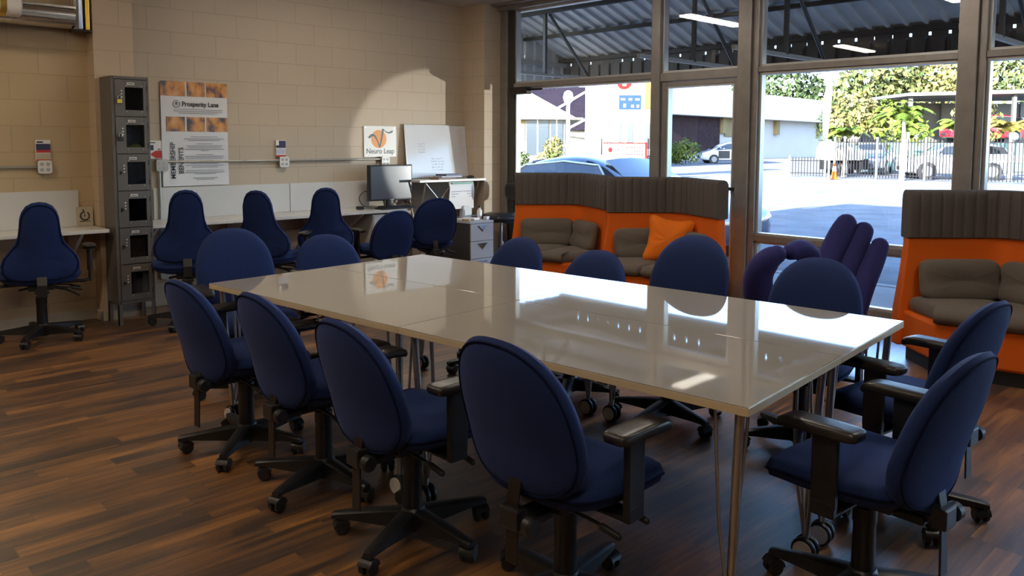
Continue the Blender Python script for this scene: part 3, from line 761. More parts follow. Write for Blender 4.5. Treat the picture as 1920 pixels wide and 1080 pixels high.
# ------------------------------------------------------------------ desks along the wall
dk = thing('wall_desk', 'white wall-mounted desk top in the alcove left of the lockers', 'desk', (-1, 7.04, 0), 0, 'white wall desks')
MB().box(-3.4, 3.08, -.21, .198, .752, .780).build('desktop', 'desk', dk, bevel=.003)
for x in (-2.9, -1.4, .1, 1.4, 2.9): MB().loft([[(x-.012, .195, .752), (x+.012, .195, .752), (x+.012, .195, .50), (x-.012, .195, .50)], [(x-.012, -.14, .752), (x+.012, -.14, .752), (x+.012, -.14, .735), (x-.012, -.14, .735)]]).build('wall_bracket', 'white', dk)
def board(n, x0, x1, y, z1, lab):
    o = MB().box(x0, x1, y-.014, y, .781, z1).build('back_panel', 'panel', None, bevel=.002); tag(o, lab, 'panel', 'white panels standing at the back of the wall desks'); return o
board(1, -.30, 1.975, 7.238, 1.075, 'white back panel on the alcove desk, ending at the pilaster')
board(1, -2.6, -.306, 7.238, 1.075, 'white back panel on the alcove desk, beyond the left frame edge')
dk = thing('wall_desk', 'long white wall desk running from the lockers to the monitor', 'desk', (3.7, 7.14, 0), 0, 'white wall desks')
MB().box(-1.29, 1.32, -.235, .257, .752, .780).build('desktop', 'desk', dk, bevel=.003)
for x in (-1.2, -.4, .4, .82): MB().loft([[(x-.012, .255, .752), (x+.012, .255, .752), (x+.012, .255, .50), (x-.012, .255, .50)], [(x-.012, -.16, .752), (x+.012, -.16, .752), (x+.012, -.16, .735), (x-.012, -.16, .735)]]).build('wall_bracket', 'white', dk)
board(1, 2.62, 3.93, 7.396, 1.062, 'white back panel on the wall desk, below the membership poster')
board(1, 3.936, 4.86, 7.396, 1.062, 'white back panel on the wall desk, left of the monitor')
# white pedestal under the desk end
pd = thing('drawer_pedestal', 'white two-drawer pedestal under the right end of the wall desk', 'drawer unit', (4.80, 7.10, 0))
MB().box(-.19, .19, -.16, .27, .04, .735).build('body', 'desk', pd, bevel=.003)
for z0, z1 in ((.06, .38), (.39, .72)):
    q = MB().box(-.185, .185, -.175, -.161, z0, z1).build('drawer', 'pale_grey', pd, bevel=.003); MB().box(-.06, .06, -.19, -.174, z1-.05, z1-.035).build('handle', 'chrome', q, bevel=.002)
for x in (-.15, .15): MB().box(x-.02, x+.02, -.12, .22, 0, .04).build('foot', 'plast', pd)
# charcoal drawer cabinet with white fronts
cbn = thing('drawer_cabinet', 'charcoal cabinet with three white drawers beside the stool', 'drawer unit', (5.755, 6.90, 0))
MB().box(-.165, .165, -.33, .33, .02, .605).build('body', 'darkgrey', cbn, bevel=.002)
MB().box(-.17, .17, -.345, .335, .605, .628).build('top', 'pale_grey', cbn, bevel=.003)
for k in range(3):
    z0 = .03+.192*k; q = MB().box(-.162, .162, -.348, -.331, z0, z0+.187).build('drawer', 'pale_grey', cbn, bevel=.003)
    hm = MB(); hm.loft([[(-.075, -.349, z0+.165), (0, -.349, z0+.095), (.075, -.349, z0+.165)], [(-.06, -.366, z0+.168), (0, -.358, z0+.115), (.06, -.366, z0+.168)]]); hm.build('handle', 'chrome', q)
# monitor, keyboard and bits
mo = thing('computer_monitor', 'black flat computer monitor standing on the wall desk', 'monitor', (4.99, 7.17, .781))
MB().box(-.275, .275, -.02, .035, .075, .455).build('casing', 'plast', mo, bevel=.008)
MB().box(-.258, .258, -.0225, -.019, .095, .438).build('screen', 'screen', mo)
MB().box(-.03, .03, .02, .05, .01, .2).build('neck', 'plast', mo, bevel=.005)
MB().puff(superell(.13, .09, 3, 30), (0, 0), .003, .012, lambda x, y, q: (x, y+.02, .004+q), 4).build('foot', 'plast', mo, smooth=50)
MB().box(-.025, .025, -.024, -.02, .079, .091).build('badge', 'chrome', mo)
kb = thing('keyboard', 'black keyboard on the wall desk below the monitor', 'keyboard', (4.93, 6.995, .781), RD(2))
MB().box(-.215, .215, -.07, .07, 0, .016).build('case', 'plast', kb, bevel=.004)
km = MB()
for r_ in range(5):
    for c_ in range(18): km.box(-.205+c_*.0228, -.205+c_*.0228+.019, -.06+r_*.025, -.06+r_*.025+.020, .016, .021)
km.build('keys', 'black', kb)
ad = MB().box(4.545, 4.60, 7.08, 7.15, .781, .815).build('power_adapter', 'plast', None, bevel=.005); tag(ad, 'black power adapter on the desk left of the monitor', 'adapter')
cbl = MB()
cbl.tube(smooth_pts([Vector(p) for p in ((4.60, 7.11, .795), (4.70, 7.08, .785), (4.80, 7.16, .785), (4.72, 7.26, .80), (4.70, 7.33, .88), (4.78, 7.34, .95), (4.86, 7.28, .93))]), .004, 6)
cbl.tube(smooth_pts([Vector(p) for p in ((5.10, 7.23, .90), (5.22, 7.25, .84), (5.28, 7.16, .786), (5.15, 7.09, .785), (5.02, 7.11, .786))]), .004, 6)
o = cbl.build('cable', 'plast', None, smooth=60); tag(o, 'tangled black cables behind and around the monitor foot', 'cable')
o = MB().tube(smooth_pts([Vector(p) for p in ((5.06, 7.375, 1.245), (5.10, 7.33, 1.20), (5.16, 7.30, 1.10), (5.20, 7.27, .95), (5.24, 7.24, .80))]), .005, 6).build('cable', 'plast', None, smooth=60); tag(o, 'black power cable dropping from the outlet box above the monitor', 'cable')
# high white shelf table with crossed trestles
sh = thing('high_shelf', 'high white shelf table with crossed metal legs in the corner', 'shelf', (5.70, 7.18, 0))
MB().box(-.46, .485, -.20, .215, 1.042, 1.068).build('shelf_top', 'desk', sh, bevel=.003)
for x in (-.36, .40):
    lg = MB(); lg.tube([(x, -.17, 1.042), (x, .19, .0)], .010, 8); lg.tube([(x, .19, 1.042), (x, -.17, .0)], .010, 8); lg.build('trestle', 'leg', sh, smooth=40)
lg = MB(); lg.tube([(-.36, -.17, 1.03), (.02, -.17, .64)], .007, 8); lg.tube([(.02, -.17, 1.03), (-.36, -.17, .64)], .007, 8); lg.tube([(-.36, -.17, .64), (.40, -.17, .64)], .008, 8); lg.build('cross_brace', 'leg', sh, smooth=40)
# whiteboard leaning on the wall
wbt = thing('whiteboard', 'white dry-erase board with faint writing leaning on the high shelf', 'whiteboard', (5.755, 7.30, 1.072)); wbt.rotation_euler = (RD(-6.5), 0, RD(0))
MB().box(-.435, .435, -.002, .010, .008, .60).build('writing_surface', 'wb', wbt)
f = MB(); f.box(-.445, .445, -.005, .014, 0, .010); f.box(-.445, .445, -.005, .014, .598, .608); f.box(-.445, -.434, -.005, .014, .01, .598); f.box(.434, .445, -.005, .014, .01, .598); f.build('frame', 'leg', wbt, bevel=.002)
def scrib(x0, z0, n, w, lh, name, m, rows):
    mb = MB(); rnd = random.Random(n)
    for r_ in range(rows):
        x = x0+rnd.uniform(-.008, .008); pts = []
        z = z0-r_*lh
        while x < x0+w*rnd.uniform(.7, 1.):
            pts.append((x, -.0028, z+rnd.uniform(-.3, .3)*lh)); x += rnd.uniform(.003, .008)
        if len(pts) > 2: mb.tube(pts, .0009, 4)
    return mb.build(name, m, wbt)
MT['marker_blue'] = mat('faded_blue_marker', (.32, .33, .50), .6); MT['marker_red'] = mat('faded_red_marker', (.60, .22, .20), .6)
scrib(-.27, .39, 1, .12, .032, 'handwriting', 'marker_blue', 4)
scrib(-.10, .22, 5, .22, .032, 'handwriting', 'marker_blue', 5)
scrib(.31, .55, 2, .10, .026, 'handwriting', 'marker_red', 12)
# things on the shelf
MT['mag1'] = mat('navy_folder', (.05, .07, .16), .4); MT['mag2'] = mat('pale_lilac_paper', (.55, .56, .68), .5); MT['mag3'] = mat('brown_folder', (.20, .12, .08), .5)
for k, (dx, w, m_, lab) in enumerate(((-.03, .13, 'mag3', 'brown folder at the bottom of the pile on the high shelf'), (.05, .14, 'mag2', 'pale lilac paper stack in the pile on the high shelf'), (.06, .12, 'mag1', 'navy folder on top of the pile on the high shelf'))):
    o = MB().cbox((0, 0, .009), (w*2, .17, .018)).build('document_folder', m_, None, bevel=.003); o.location = (5.66+dx, 7.09, 1.069+.0185*k); o.rotation_euler = (0, 0, RD((4, -3, 6)[k])); tag(o, lab, 'folder', 'papers piled on the high shelf')
o = MB().puff(superell(.035, .055, 2.4, 24), (0, 0), .004, .030, lambda x, y, q: (6.02+x, 7.06+y, 1.0735+q), 2.2).build('computer_mouse', 'plast', None, smooth=60); tag(o, 'black mouse near the right end of the high shelf', 'mouse')
cal = MB(); rings = []
for q in range(9):
    z = 1.035-.30*q/8; y = 6.972-.012*sin(q/8*pi)-.01*q/8
    rings.append([(5.63+.008*sin(q), y, z), (5.815, y-.006, z), (5.985+.008*sin(q*.8), y, z), (5.985+.008*sin(q*.8), y+.002, z), (5.815, y-.004, z), (5.63+.008*sin(q), y+.002, z)])
cl = cal.loft(rings).build('wall_calendar', 'paper', None, smooth=60); tag(cl, 'white printed calendar sheet hanging from the front of the high shelf', 'calendar')
mb = MB()
for r_ in range(3):
    for c_ in range(11): mb.cbox((5.665+c_*.028, 6.953, .93-.028*r_), (.017, .002, .010))
mb.build('printed_dates', 'ink_grey', cl)
o = MB().box(5.66, 5.96, 6.945, 6.957, 1.015, 1.03); o = o.build('header_strip', 'green_print', cl)
# things on the cabinet
for k, (x, y, w, d_, h_, r_, m_, nm, lab, ct) in enumerate((
    (5.72, 6.74, .22, .16, .022, 20, 'paper', 'paper_stack', 'untidy white paper stack on the charcoal cabinet', 'paper'),
    (5.66, 6.68, .12, .09, .02, -25, 'cardb', 'notepad', 'tan notepad lying on the charcoal cabinet', 'notepad'),
    (5.88, 6.98, .15, .05, .14, 5, 'pale_grey', 'file_box', 'grey file box standing on the charcoal cabinet', 'box'),
    (5.91, 6.66, .05, .05, .035, 10, 'mag2', 'tape_holder', 'small lilac box on the front of the charcoal cabinet', 'box'))):
    o = MB().cbox((0, 0, h_/2), (w, d_, h_)).build(nm, m_, None, bevel=.003); o.location = (x, y, .629); o.rotation_euler = (0, 0, RD(r_)); tag(o, lab, ct)
bt = thing('bottle', 'small white bottle with dark cap on the charcoal cabinet', 'bottle', (5.93, 6.80, .629))
MB().lathe([(0, 0), (.026, 0), (.028, .01), (.028, .09), (.012, .11), (.012, .12), (0, .12)], 16).build('body', 'white', bt, smooth=40); MB().lathe([(0, .12), (.014, .12), (.014, .145), (0, .145)], 14).build('cap', 'plast', bt, smooth=40)

# ------------------------------------------------------------------ conduit, outlet boxes, leaflets
WL = 7.398
def outlet_box(x, y, z, lab, white=True):
    t = thing('outlet_box', lab, 'outlet', (x, y, z), 0, 'surface outlet boxes')
    MB().box(-.048, .048, -.05, -.002, -.05, .05).build('box', 'conduit', t, bevel=.006)
    p = MB().prism([(px, pz) for px, pz in superell(.05, .052, 6, 32)], 0, .004); p.x = Matrix.Identity(4)
    q = MB(); q.x = Matrix.Translation((0, -.050, 0)) @ Matrix.Rotation(pi/2, 4, 'X'); q.prism(superell(.05, .052, 6, 32), 0, .004)
    pl = q.build('cover_plate', 'white' if white else 'conduit', t)
    s = MB()
    for sx in (-.022, .022):
        for sz in (-.022, .022): s.lathe([(0, -.0565), (.0145, -.0565), (.0155, -.054), (0, -.054)], 16, 'y', (sx, 0, sz))
    so = s.build('sockets', 'pale_grey', pl, smooth=40)
    e = MB()
    for sx in (-.022, .022):
        for sz in (-.022, .022):
            e.box(sx-.007, sx-.005, -.0575, -.0562, sz-.002, sz+.007); e.box(sx+.005, sx+.007, -.0575, -.0562, sz-.002, sz+.007); e.box(sx-.002, sx+.002, -.0575, -.0562, sz-.009, sz-.005)
    e.build('socket_slots', 'ink', pl)
    return t
outlet_box(1.735, 7.24, 1.268, 'white outlet box on the alcove wall left of the lockers')
outlet_box(2.69, WL, 1.262, 'grey outlet box between the lockers and the poster', False)
outlet_box(3.862, WL, 1.278, 'white outlet box on the conduit in the middle of the block wall')
outlet_box(5.055, WL, 1.268, 'white outlet box under the orange logo sign')
outlet_box(2.70, WL, .30, 'grey outlet box low on the wall behind the gourd-backed chair', False)
def pipe(pts, r, lab): o = MB().tube(pts, r, 10).build('conduit', 'conduit', None, smooth=50); return tag(o, lab, 'conduit', 'galvanised wall conduits')
pipe([(-4.4, 7.222, 1.268), (1.685, 7.222, 1.268)], .0115, 'galvanised conduit along the alcove wall, left of the locker tower')
pipe([(2.74, 7.372, 1.293), (3.81, 7.372, 1.293)], .0115, 'galvanised conduit crossing the poster toward the middle outlet box')
pipe([(3.912, 7.372, 1.293), (5.005, 7.372, 1.293)], .0115, 'galvanised conduit from the middle outlet box to the logo sign')
pipe([(2.672, 7.372, 1.210), (2.672, 7.372, .352)], .0125, 'galvanised conduit running down the wall beside the lockers')
pipe([(2.75, 7.372, .31), (4.6, 7.372, .31)], .0115, 'galvanised conduit low on the wall under the desk')
def leaflet(x, y, z, bands, lab, rz=0):
    t = thing('leaflet_pack', lab, 'leaflet', (x, y, z), 0, 'leaflet packs above the outlet boxes')
    MB().box(-.052, .052, -.022, -.002, -.075, .085).build('card', 'paper', t, bevel=.002)
    for (z0, z1, x0, x1, m_) in bands: MB().box(x0, x1, -.0232, -.0215, z0, z1).build('print_band', m_, t)
    return t
leaflet(1.735, 7.24, 1.395, [(.062, .074, -.045, .0, 'ink'), (.005, .055, -.05, .05, 'navy_print'), (-.015, .006, -.05, .05, 'red'), (-.066, -.02, -.05, .05, 'cream_trim'), (-.075, -.067, -.05, .05, 'orange')], 'leaflet pack with navy and red bands above the alcove outlet box')
lf = leaflet(2.646, WL, 1.395, [(.062, .070, -.045, .0, 'ink'), (.0, .045, -.045, -.015, 'navy_print'), (.0, .014, .02, .045, 'ink_grey')], 'white leaflet pack with a red arrow beside the lockers')
a = MB().add([(-.045, -.0236, -.035), (0, -.0236, -.004), (.051, -.0236, -.004), (.051, -.0236, -.068), (0, -.0236, -.068)], [(0, 1, 2, 3, 4)]); a.add([(-.045, -.022, -.035), (0, -.022, -.004), (.051, -.022, -.004), (.051, -.022, -.068), (0, -.022, -.068)], [(4, 3, 2, 1, 0)]); a.build('red_arrow', 'red', lf)
leaflet(3.842, WL, 1.405, [(.01, .08, -.02, .05, 'navy_print'), (.01, .035, -.05, -.02, 'ink'), (-.05, -.0, -.05, .05, 'mag2'), (-.075, -.06, -.05, .05, 'red')], 'leaflet pack with a dark photo top above the middle outlet box')
# small acrylic sign with round apple-like ring emblem
tg = thing('desk_sign', 'small beige sign with a black ring emblem leaning in the alcove corner', 'sign', (2.012, 7.205, .782)); tg.rotation_euler = (RD(-5), 0, 0)
MB().box(-.062, .062, -.003, .0, 0, .155).build('card', 'cream_trim', tg, bevel=.001)
MT['ink_brown'] = mat('dark_brown_ink', (.03, .02, .012), .5)
r_ = MB()
ring = [(.033*cos(a_), -.0045, .082+.033*sin(a_)) for a_ in [RD(q) for q in range(115, 426, 12)]]
r_.tube(ring, .0055, 8); r_.tube([(-.002, -.0045, .082), (-.001, -.0045, .105), (-.003, -.0045, .118)], .0022, 6); r_.tube([(-.003, -.0045, .112), (-.010, -.0045, .124), (-.014, -.0045, .140)], [.0045, .0055, .001], 8); r_.lathe([(0, -.006), (.006, -.006), (.006, -.003), (0, -.003)], 12, 'y', (-.001, 0, .082))
r_.build('emblem', 'ink_brown', tg, smooth=60)
MB().box(-.04, .0, -.0042, -.0028, .034, .041).box(.004, .038, -.0042, -.0028, .035, .040).build('caption_line', 'ink_brown', tg)

# ------------------------------------------------------------------ poster
PX0, PX1, PZ0, PZ1 = 2.705, 3.308, 1.072, 2.008; PW, PH = PX1-PX0, PZ1-PZ0
pt = thing('poster', 'tall glossy poster with orange photos hanging on the block wall', 'poster', (PX0, 7.386, PZ0))
def py(z, x): return -.004-.010*max(0, .25-z/PH)**1.5*4
rings = []
for k in range(15):
    z = PH*k/14
    xs = [PW*i/16 for i in range(17)]
    rings.append([(x+.012*(1-z/PH)*0, py(z, x), z) for x in xs]+[(x, py(z, x)+.0015, z) for x in reversed(xs)])
MB().loft(rings).build('sheet', 'gloss_paper', pt, smooth=60)
def photo_mat(k):
    m, t, b = nodes('orange_duotone_photo_%d' % k); N = t.nodes.new; L = t.links.new
    tc_ = N('ShaderNodeTexCoord'); mp = N('ShaderNodeMapping'); mp.inputs['Location'].default_value = (k*3.7, 0, k*1.3); mp.inputs['Scale'].default_value = (11, 1, 7); L(tc_.outputs['Object'], mp.inputs[0])
    n = N('ShaderNodeTexNoise'); n.inputs['Scale'].default_value = 1.; n.inputs['Detail'].default_value = 3; L(mp.outputs[0], n.inputs['Vector'])
    r = N('ShaderNodeValToRGB'); e = r.color_ramp.elements; e[0].position = .36; e[0].color = (.06, .05, .07, 1); e[1].position = .52; e[1].color = (.62, .25, .05, 1); q = e.new(.72); q.color = (.75, .42, .16, 1)
    L(n.outputs['Fac'], r.inputs[0]); L(r.outputs[0], b.inputs['Base Color']); b.inputs['Roughness'].default_value = .25
    return m
def fx(x, q, w=PW): return x*PW
for k, (x0, x1, y0, y1) in enumerate(((0, .36, 0, .138), (.385, .66, 0, .138), (.68, 1, 0, .138), (.07, .345, .335, .475), (.375, .645, .335, .475), (.67, 1, .335, .475))):
    yy = py(PH*(1-y1), .5)-.0035
    MB().box(x0*PW, x1*PW, yy, yy+.002, PH*(1-y1), PH*(1-y0)).build('photo_panel', photo_mat(k), pt)
y_ = -.0085
text('Prosperity Lane', .060, 'ink', pt, (.585*PW, y_, PH*.787), ext=.0004, name='title_lettering', sx=.88, bold=.0014)
lg = MB(); lg.tube([(.225*PW+.030*cos(a_), y_, PH*.787+.030*sin(a_)) for a_ in [RD(q) for q in range(60, 412, 11)]], .0022, 6); lg.build('logo_ring', 'ink', pt)
text('$', .042, 'ink', pt, (.225*PW, y_, PH*.787), name='logo_dollar', bold=.001)
MT['ink_soft'] = mat('soft_grey_print', (.34, .34, .37), .5)
tl = MB(); rnd = random.Random(3)
def line(xc, yq, w, h_=.0035): tl.box((xc-w/2)*PW, (xc+w/2)*PW, -.0102+(py(PH*(1-yq), .5)+.004), -.0085+(py(PH*(1-yq), .5)+.004), PH*(1-yq)-h_, PH*(1-yq)+h_)
for yq in (.262, .280, .298): line(.55, yq, .74 if yq < .29 else .6, .003)
tl.build('text_lines', 'ink_soft', pt); tl = MB()
for yq, w in ((.525, .42), (.545, .60), (.560, .48), (.592, .24), (.612, .56), (.628, .50), (.645, .60), (.66, .12), (.697, .25), (.715, .60), (.732, .56), (.785, .42), (.803, .58), (.82, .4), (.852, .58), (.870, .60), (.885, .32), (.925, .38), (.94, .28)): line(.63, yq, w, .0032)
tl.build('text_lines', 'ink_soft', pt)
text('MEMBERSHIP', .058, 'ink', pt, (.155*PW, y_-.005, PH*.245), rot=(pi/2, -pi/2, 0), name='side_lettering', sx=1.0, bold=.0006)
text('BENEFITS', .058, 'ink', pt, (.275*PW, y_-.005, PH*.245), rot=(pi/2, -pi/2, 0), name='side_lettering', sx=1.0, bold=.0006)
# ------------------------------------------------------------------ logo sign
sg = thing('logo_sign', 'white square sign with orange disc and grey swoosh logo', 'sign', (5.013, 7.392, 1.315))
SW, SH = .418, .335
MB().box(-SW/2, SW/2, -.008, 0, 0, SH).build('board', 'white', sg, bevel=.002)
MT['logo_o'] = mat('orange_logo_print', (.85, .36, .12), .5); MT['logo_g'] = mat('grey_logo_print', (.13, .16, .17), .5)
MB().lathe([(0, -.0095), (.098, -.0095), (.098, -.008), (0, -.008)], 40, 'y', (-.02, 0, .195)).build('orange_disc', 'logo_o', sg)
def swoosh(pts, ws):
    mb = MB(); P_ = smooth_pts([Vector((x, z)) for x, z in pts], 6); n = len(P_); top_ = []; bot = []
    for i, p in enumerate(P_):
        d_ = (P_[min(n-1, i+1)]-P_[max(0, i-1)]).normalized(); nn = Vector((-d_.y, d_.x)); q = i/(n-1)*(len(ws)-1); k = min(int(q), len(ws)-2); w = ws[k]+(ws[k+1]-ws[k])*(q-k)
        top_.append(p+nn*w); bot.append(p-nn*w)
    for y0 in (-.0108,):
        mb.add([(p.x, y0, p.y) for p in top_+bot], [(i, i+1, n+i+1, n+i) for i in range(n-1)]); mb.add([(p.x, -.0095, p.y) for p in top_+bot], [(n+i, n+i+1, i+1, i) for i in range(n-1)])
    return mb
swoosh([(-.148, .205), (-.11, .235), (-.075, .228), (-.045, .185), (-.022, .135), (-.012, .10)], [.010, .013, .010, .007, .006, .004]).build('swoosh', 'logo_g', sg)
swoosh([(-.012, .10), (.005, .16), (.02, .23), (.035, .305)], [.006, .009, .011, .012]).build('swoosh', 'logo_g', sg)
swoosh([(.040, .300), (.075, .272), (.12, .265), (.160, .282)], [.002, .005, .009, .011]).build('swoosh', 'logo_g', sg)
text('Neuro Leap', .078, 'logo_g', sg, (0, -.009, .062), name='lettering', sx=.96, bold=.0008)
s = MB()
for x in (-.185, .185):
    for z in (.02, .315): s.lathe([(0, -.011), (.005, -.011), (.005, -.008), (0, -.008)], 10, 'y', (x, 0, z))
s.build('screws', 'chrome', sg)

# ------------------------------------------------------------------ metal duct in the top left corner
du = thing('wall_duct', 'shiny metal duct with an upright pipe high on the alcove wall', 'duct', (1.75, 7.05, 2.35))
r_ = [[(x, .06+.10*cos(a_), .10+.10*sin(a_)) for a_ in [RD(q) for q in range(150, 391, 15)]]+[(x, .06+.094*cos(a_), .10+.094*sin(a_)) for a_ in [RD(q) for q in range(390, 149, -15)]] for x in (-.9, .20)]
MB().loft(r_).build('trough', 'chrome', du, smooth=40)
MB().box(-.9, .20, -.045, -.035, .145, .165).box(-.9, .2, .15, .165, .145, .165).build('rim', 'chrome', du, bevel=.003)
MB().lathe([(0, -.01), (.04, -.01), (.048, .01), (.048, .70), (0, .70)], 20, 'z', (.235, .06, 0)).build('pipe', 'chrome', du, smooth=40)
MB().box(.285, .315, .02, .10, .0, .70).build('pipe_lit_edge', 'brass', du, bevel=.004)  # brass-coloured strip stands in for the pipe's yellow-lit edge
MB().box(.19, .32, .0, .12, -.02, .0).build('end_cap', 'steel_dark', du, bevel=.006)
pr = MB().lathe([(0, -.3), (.075, -.3), (.085, -.29), (.085, .29), (.075, .30), (0, .30)], 28, 'x', (1.24, 6.86, 2.455)).build('white_pipe', 'white', None, smooth=40); tag(pr, 'white round pipe end in the upper left corner before the duct', 'pipe')
MB().lathe([(.0855, -.02), (.088, -.02), (.088, .02), (.0855, .02)], 28, 'x', (1.42, 6.86, 2.455)).build('collar', 'brass', pr, smooth=40)
hg = MB(); hg.tube([(1.10, 6.86, 2.54), (1.10, 6.86, 3.06)], .006, 6); hg.build('hanger_rod', 'steel_dark', pr)
# ------------------------------------------------------------------ outside: ground and awning
def asphalt(name, c, s):
    return mat(name, c, .95, spec=.1, noise=s, nscale=1.3, bump=.3, bscale=60)
MT['asphalt'] = asphalt('street_asphalt', (0.1250, 0.1275, 0.1325), .22)
MT['sidewalk'] = asphalt('concrete_walk', (0.3220, 0.3150, 0.3080), .12)
GZ = -.12
struct(MB().box(-60, 220, -120, 200, GZ-.3, GZ-.02).build('ground_street', 'asphalt'))
struct(MB().box(UI+.12, 8.6, -12, 14, GZ-.02, -.02).build('ground_sidewalk', 'sidewalk'))
struct(MB().box(8.6, 8.75, -12, 14, GZ-.02, -.01).build('kerb', 'sidewalk', bevel=.02))
MT['awn'] = mat('grey_corrugated_steel', (.62, .61, .58), .5, .1, noise=.14, nscale=3)
MT['awn_fas_shade'] = mat('backlit_shade_fascia_steel', (0.0500, 0.0475, 0.0450), .55, .1, noise=.2, nscale=5)  # fascia colour darkened to stand in for its back-lit shade
MT['awn_dark'] = mat('dark_steel_purlin', (0.0275, 0.0275, 0.0275), .5, .3)
MT['awn_tube'] = mat('grey_steel_tube', (0.0650, 0.0650, 0.0625), .5, .3)
MT['awn_chord'] = mat('pale_steel_chord', (0.3600, 0.3480, 0.3180), .5)
MT['soffit'] = mat('white_soffit', (.88, .88, .86), .7)
aw = thing('awning', 'grey corrugated metal awning over the sidewalk outside the windows', 'awning', (7.6, 2, 2.4))
ax_, ay_, az_ = 7.6, 2, 2.4
def AW(u, v, z): return (u-ax_, v-ay_, z-az_)
V0A, V1A = -7.0, 8.4
# deck: trapezoid ribs running down the slope
prof = []; v = V0A; P_ = .195
while v < V1A-.01:
    prof += [(v, 0), (v+.012, -.035), (v+.045, -.035), (v+.057, 0)]; v += P_
prof.append((V1A, 0))
s0, s1 = (7.55, 3.20), (8.98, 2.70)
rings = []
for (u, z) in (s0, s1): rings.append([AW(u, a, z+.035+b) for a, b in prof]+[AW(u, a, z+.045+b) for a, b in reversed(prof)])
MB().loft(rings).build('deck_sheet', 'awn', aw)
MB().box(6.60-ax_, 7.58-ax_, V0A-ay_, V1A-ay_, 3.19-az_, 3.22-az_).build('soffit', 'soffit', aw)
for u, z in ((7.58, 3.165), (8.18, 2.95), (8.92, 2.695)):
    MB().box(u-.03-ax_, u+.03-ax_, V0A-ay_, V1A-ay_, z-.025-az_, z+.02-az_).build('purlin', 'awn_dark', aw)
fas = MB(); fp = []
v = V0A
while v < V1A-.01:
    fp += [(v, 0), (v+.015, .03), (v+.05, .03), (v+.065, 0)]; v += P_
fp.append((V1A, 0))
rings = []
for z in (2.34, 2.61): rings.append([AW(8.98+b, a, z) for a, b in fp]+[AW(8.99+b, a, z) for a, b in reversed(fp)])
fas.loft(rings)
fas.build('fascia_sheet', 'awn_fas_shade', aw)
fb = MB(); v = V0A
k = 0
while v < V1A-.01:
    gap = .030 if (k*7) % 5 not in (0, 3) else .012
    fb.box(8.975-ax_, 8.995-ax_, v+gap-ay_, v+P_-ay_, 2.608-az_, 2.655-az_); fb.box(8.975-ax_, 8.995-ax_, v-ay_, v+gap-ay_, 2.608-az_, 2.62-az_); v += P_; k += 1
fb.box(8.975-ax_, 8.995-ax_, V0A-ay_, V1A-ay_, 2.655-az_, 2.74-az_)
fb.build('fascia_top', 'awn_fas_shade', aw)
MB().box(8.95-ax_, 9.03-ax_, V0A-ay_, V1A-ay_, 2.31-az_, 2.35-az_).build('lower_rail', 'awn_chord', aw)
rings = []; ep = []
u = 6.6
while u < 8.95: ep += [(u, 0), (u+.015, -.03), (u+.05, -.03), (u+.065, 0)]; u += .195
for z in (2.34, 3.2): rings.append([AW(a, V1A+b, min(z, 3.2)) for a, b in ep]+[AW(a, V1A+.01+b, z) for a, b in reversed(ep)])
MB().loft(rings).build('end_sheet', 'awn', aw)
MB().box(6.6-ax_, 8.98-ax_, V1A-.09-ay_, V1A-.03-ay_, 2.60-az_, 2.66-az_).build('end_rail', 'awn_chord', aw)
for v in (7.40, 5.12, 4.03, 2.10, .1, -1.9):
    m = MB(); m.box(7.56-ax_, 7.60-ax_, v-.02-ay_, v+.02-ay_, 2.37-az_, 3.16-az_); m.build('post_tube', 'awn_tube', aw)
    MB().tube([AW(7.66, v, 3.14), AW(8.42, v, 2.40)], .022, 8).build('diagonal_brace', 'awn_tube', aw)
    MB().box(6.6-ax_, 8.98-ax_, v-.02-ay_, v+.02-ay_, 2.345-az_, 2.385-az_).build('bottom_chord', 'awn_chord', aw)

# ------------------------------------------------------------------ street frame: l to the right, D away, in metres
RZ = atan2(.715, .699)   # heading of the D axis
def S(l, D, z=GZ): return Vector((.699*D+.715*l, .715*D-.699*l, z))
SRZ = RD(-(90-45.65))    # local x = l, local y = D
def spot(name, label, cat, l, D, group=None, rz=0.): return thing(name, label, cat, S(l, D), SRZ+rz, group)

# cars ------------------------------------------------------------
MT['cglass'] = mat('dark_car_glass', (0.0120, 0.0150, 0.0180), .05, spec=.8)
MT['tyre'] = mat('black_tyre', (.012, .012, .012), .8)
MT['rim'] = mat('alloy_rim', (0.2750, 0.2750, 0.2800), .3, .8)
MT['lampred'] = mat('red_tail_lamp', (0.2500, 0.0100, 0.0150), .2, spec=.05); MT['lampw'] = mat('clear_head_lamp', (0.4200, 0.4200, 0.4320), .1)
MT['car_blue'] = mat('dark_blue_car_paint', (0.0180, 0.0300, 0.0570), .10, .3, spec=.8, coat=1.)
MT['car_white'] = mat('white_car_paint', (0.4290, 0.4290, 0.4235), .15, coat=.8)
MT['car_silver'] = mat('silver_car_paint', (0.2000, 0.2150, 0.2400), .2, .5, coat=.8)
MT['car_red'] = mat('red_car_paint', (0.2100, 0.0075, 0.0150), .15, coat=.8)
MT['car_green'] = mat('pale_green_car_paint', (0.1000, 0.1650, 0.1500), .12, .3, coat=1.)
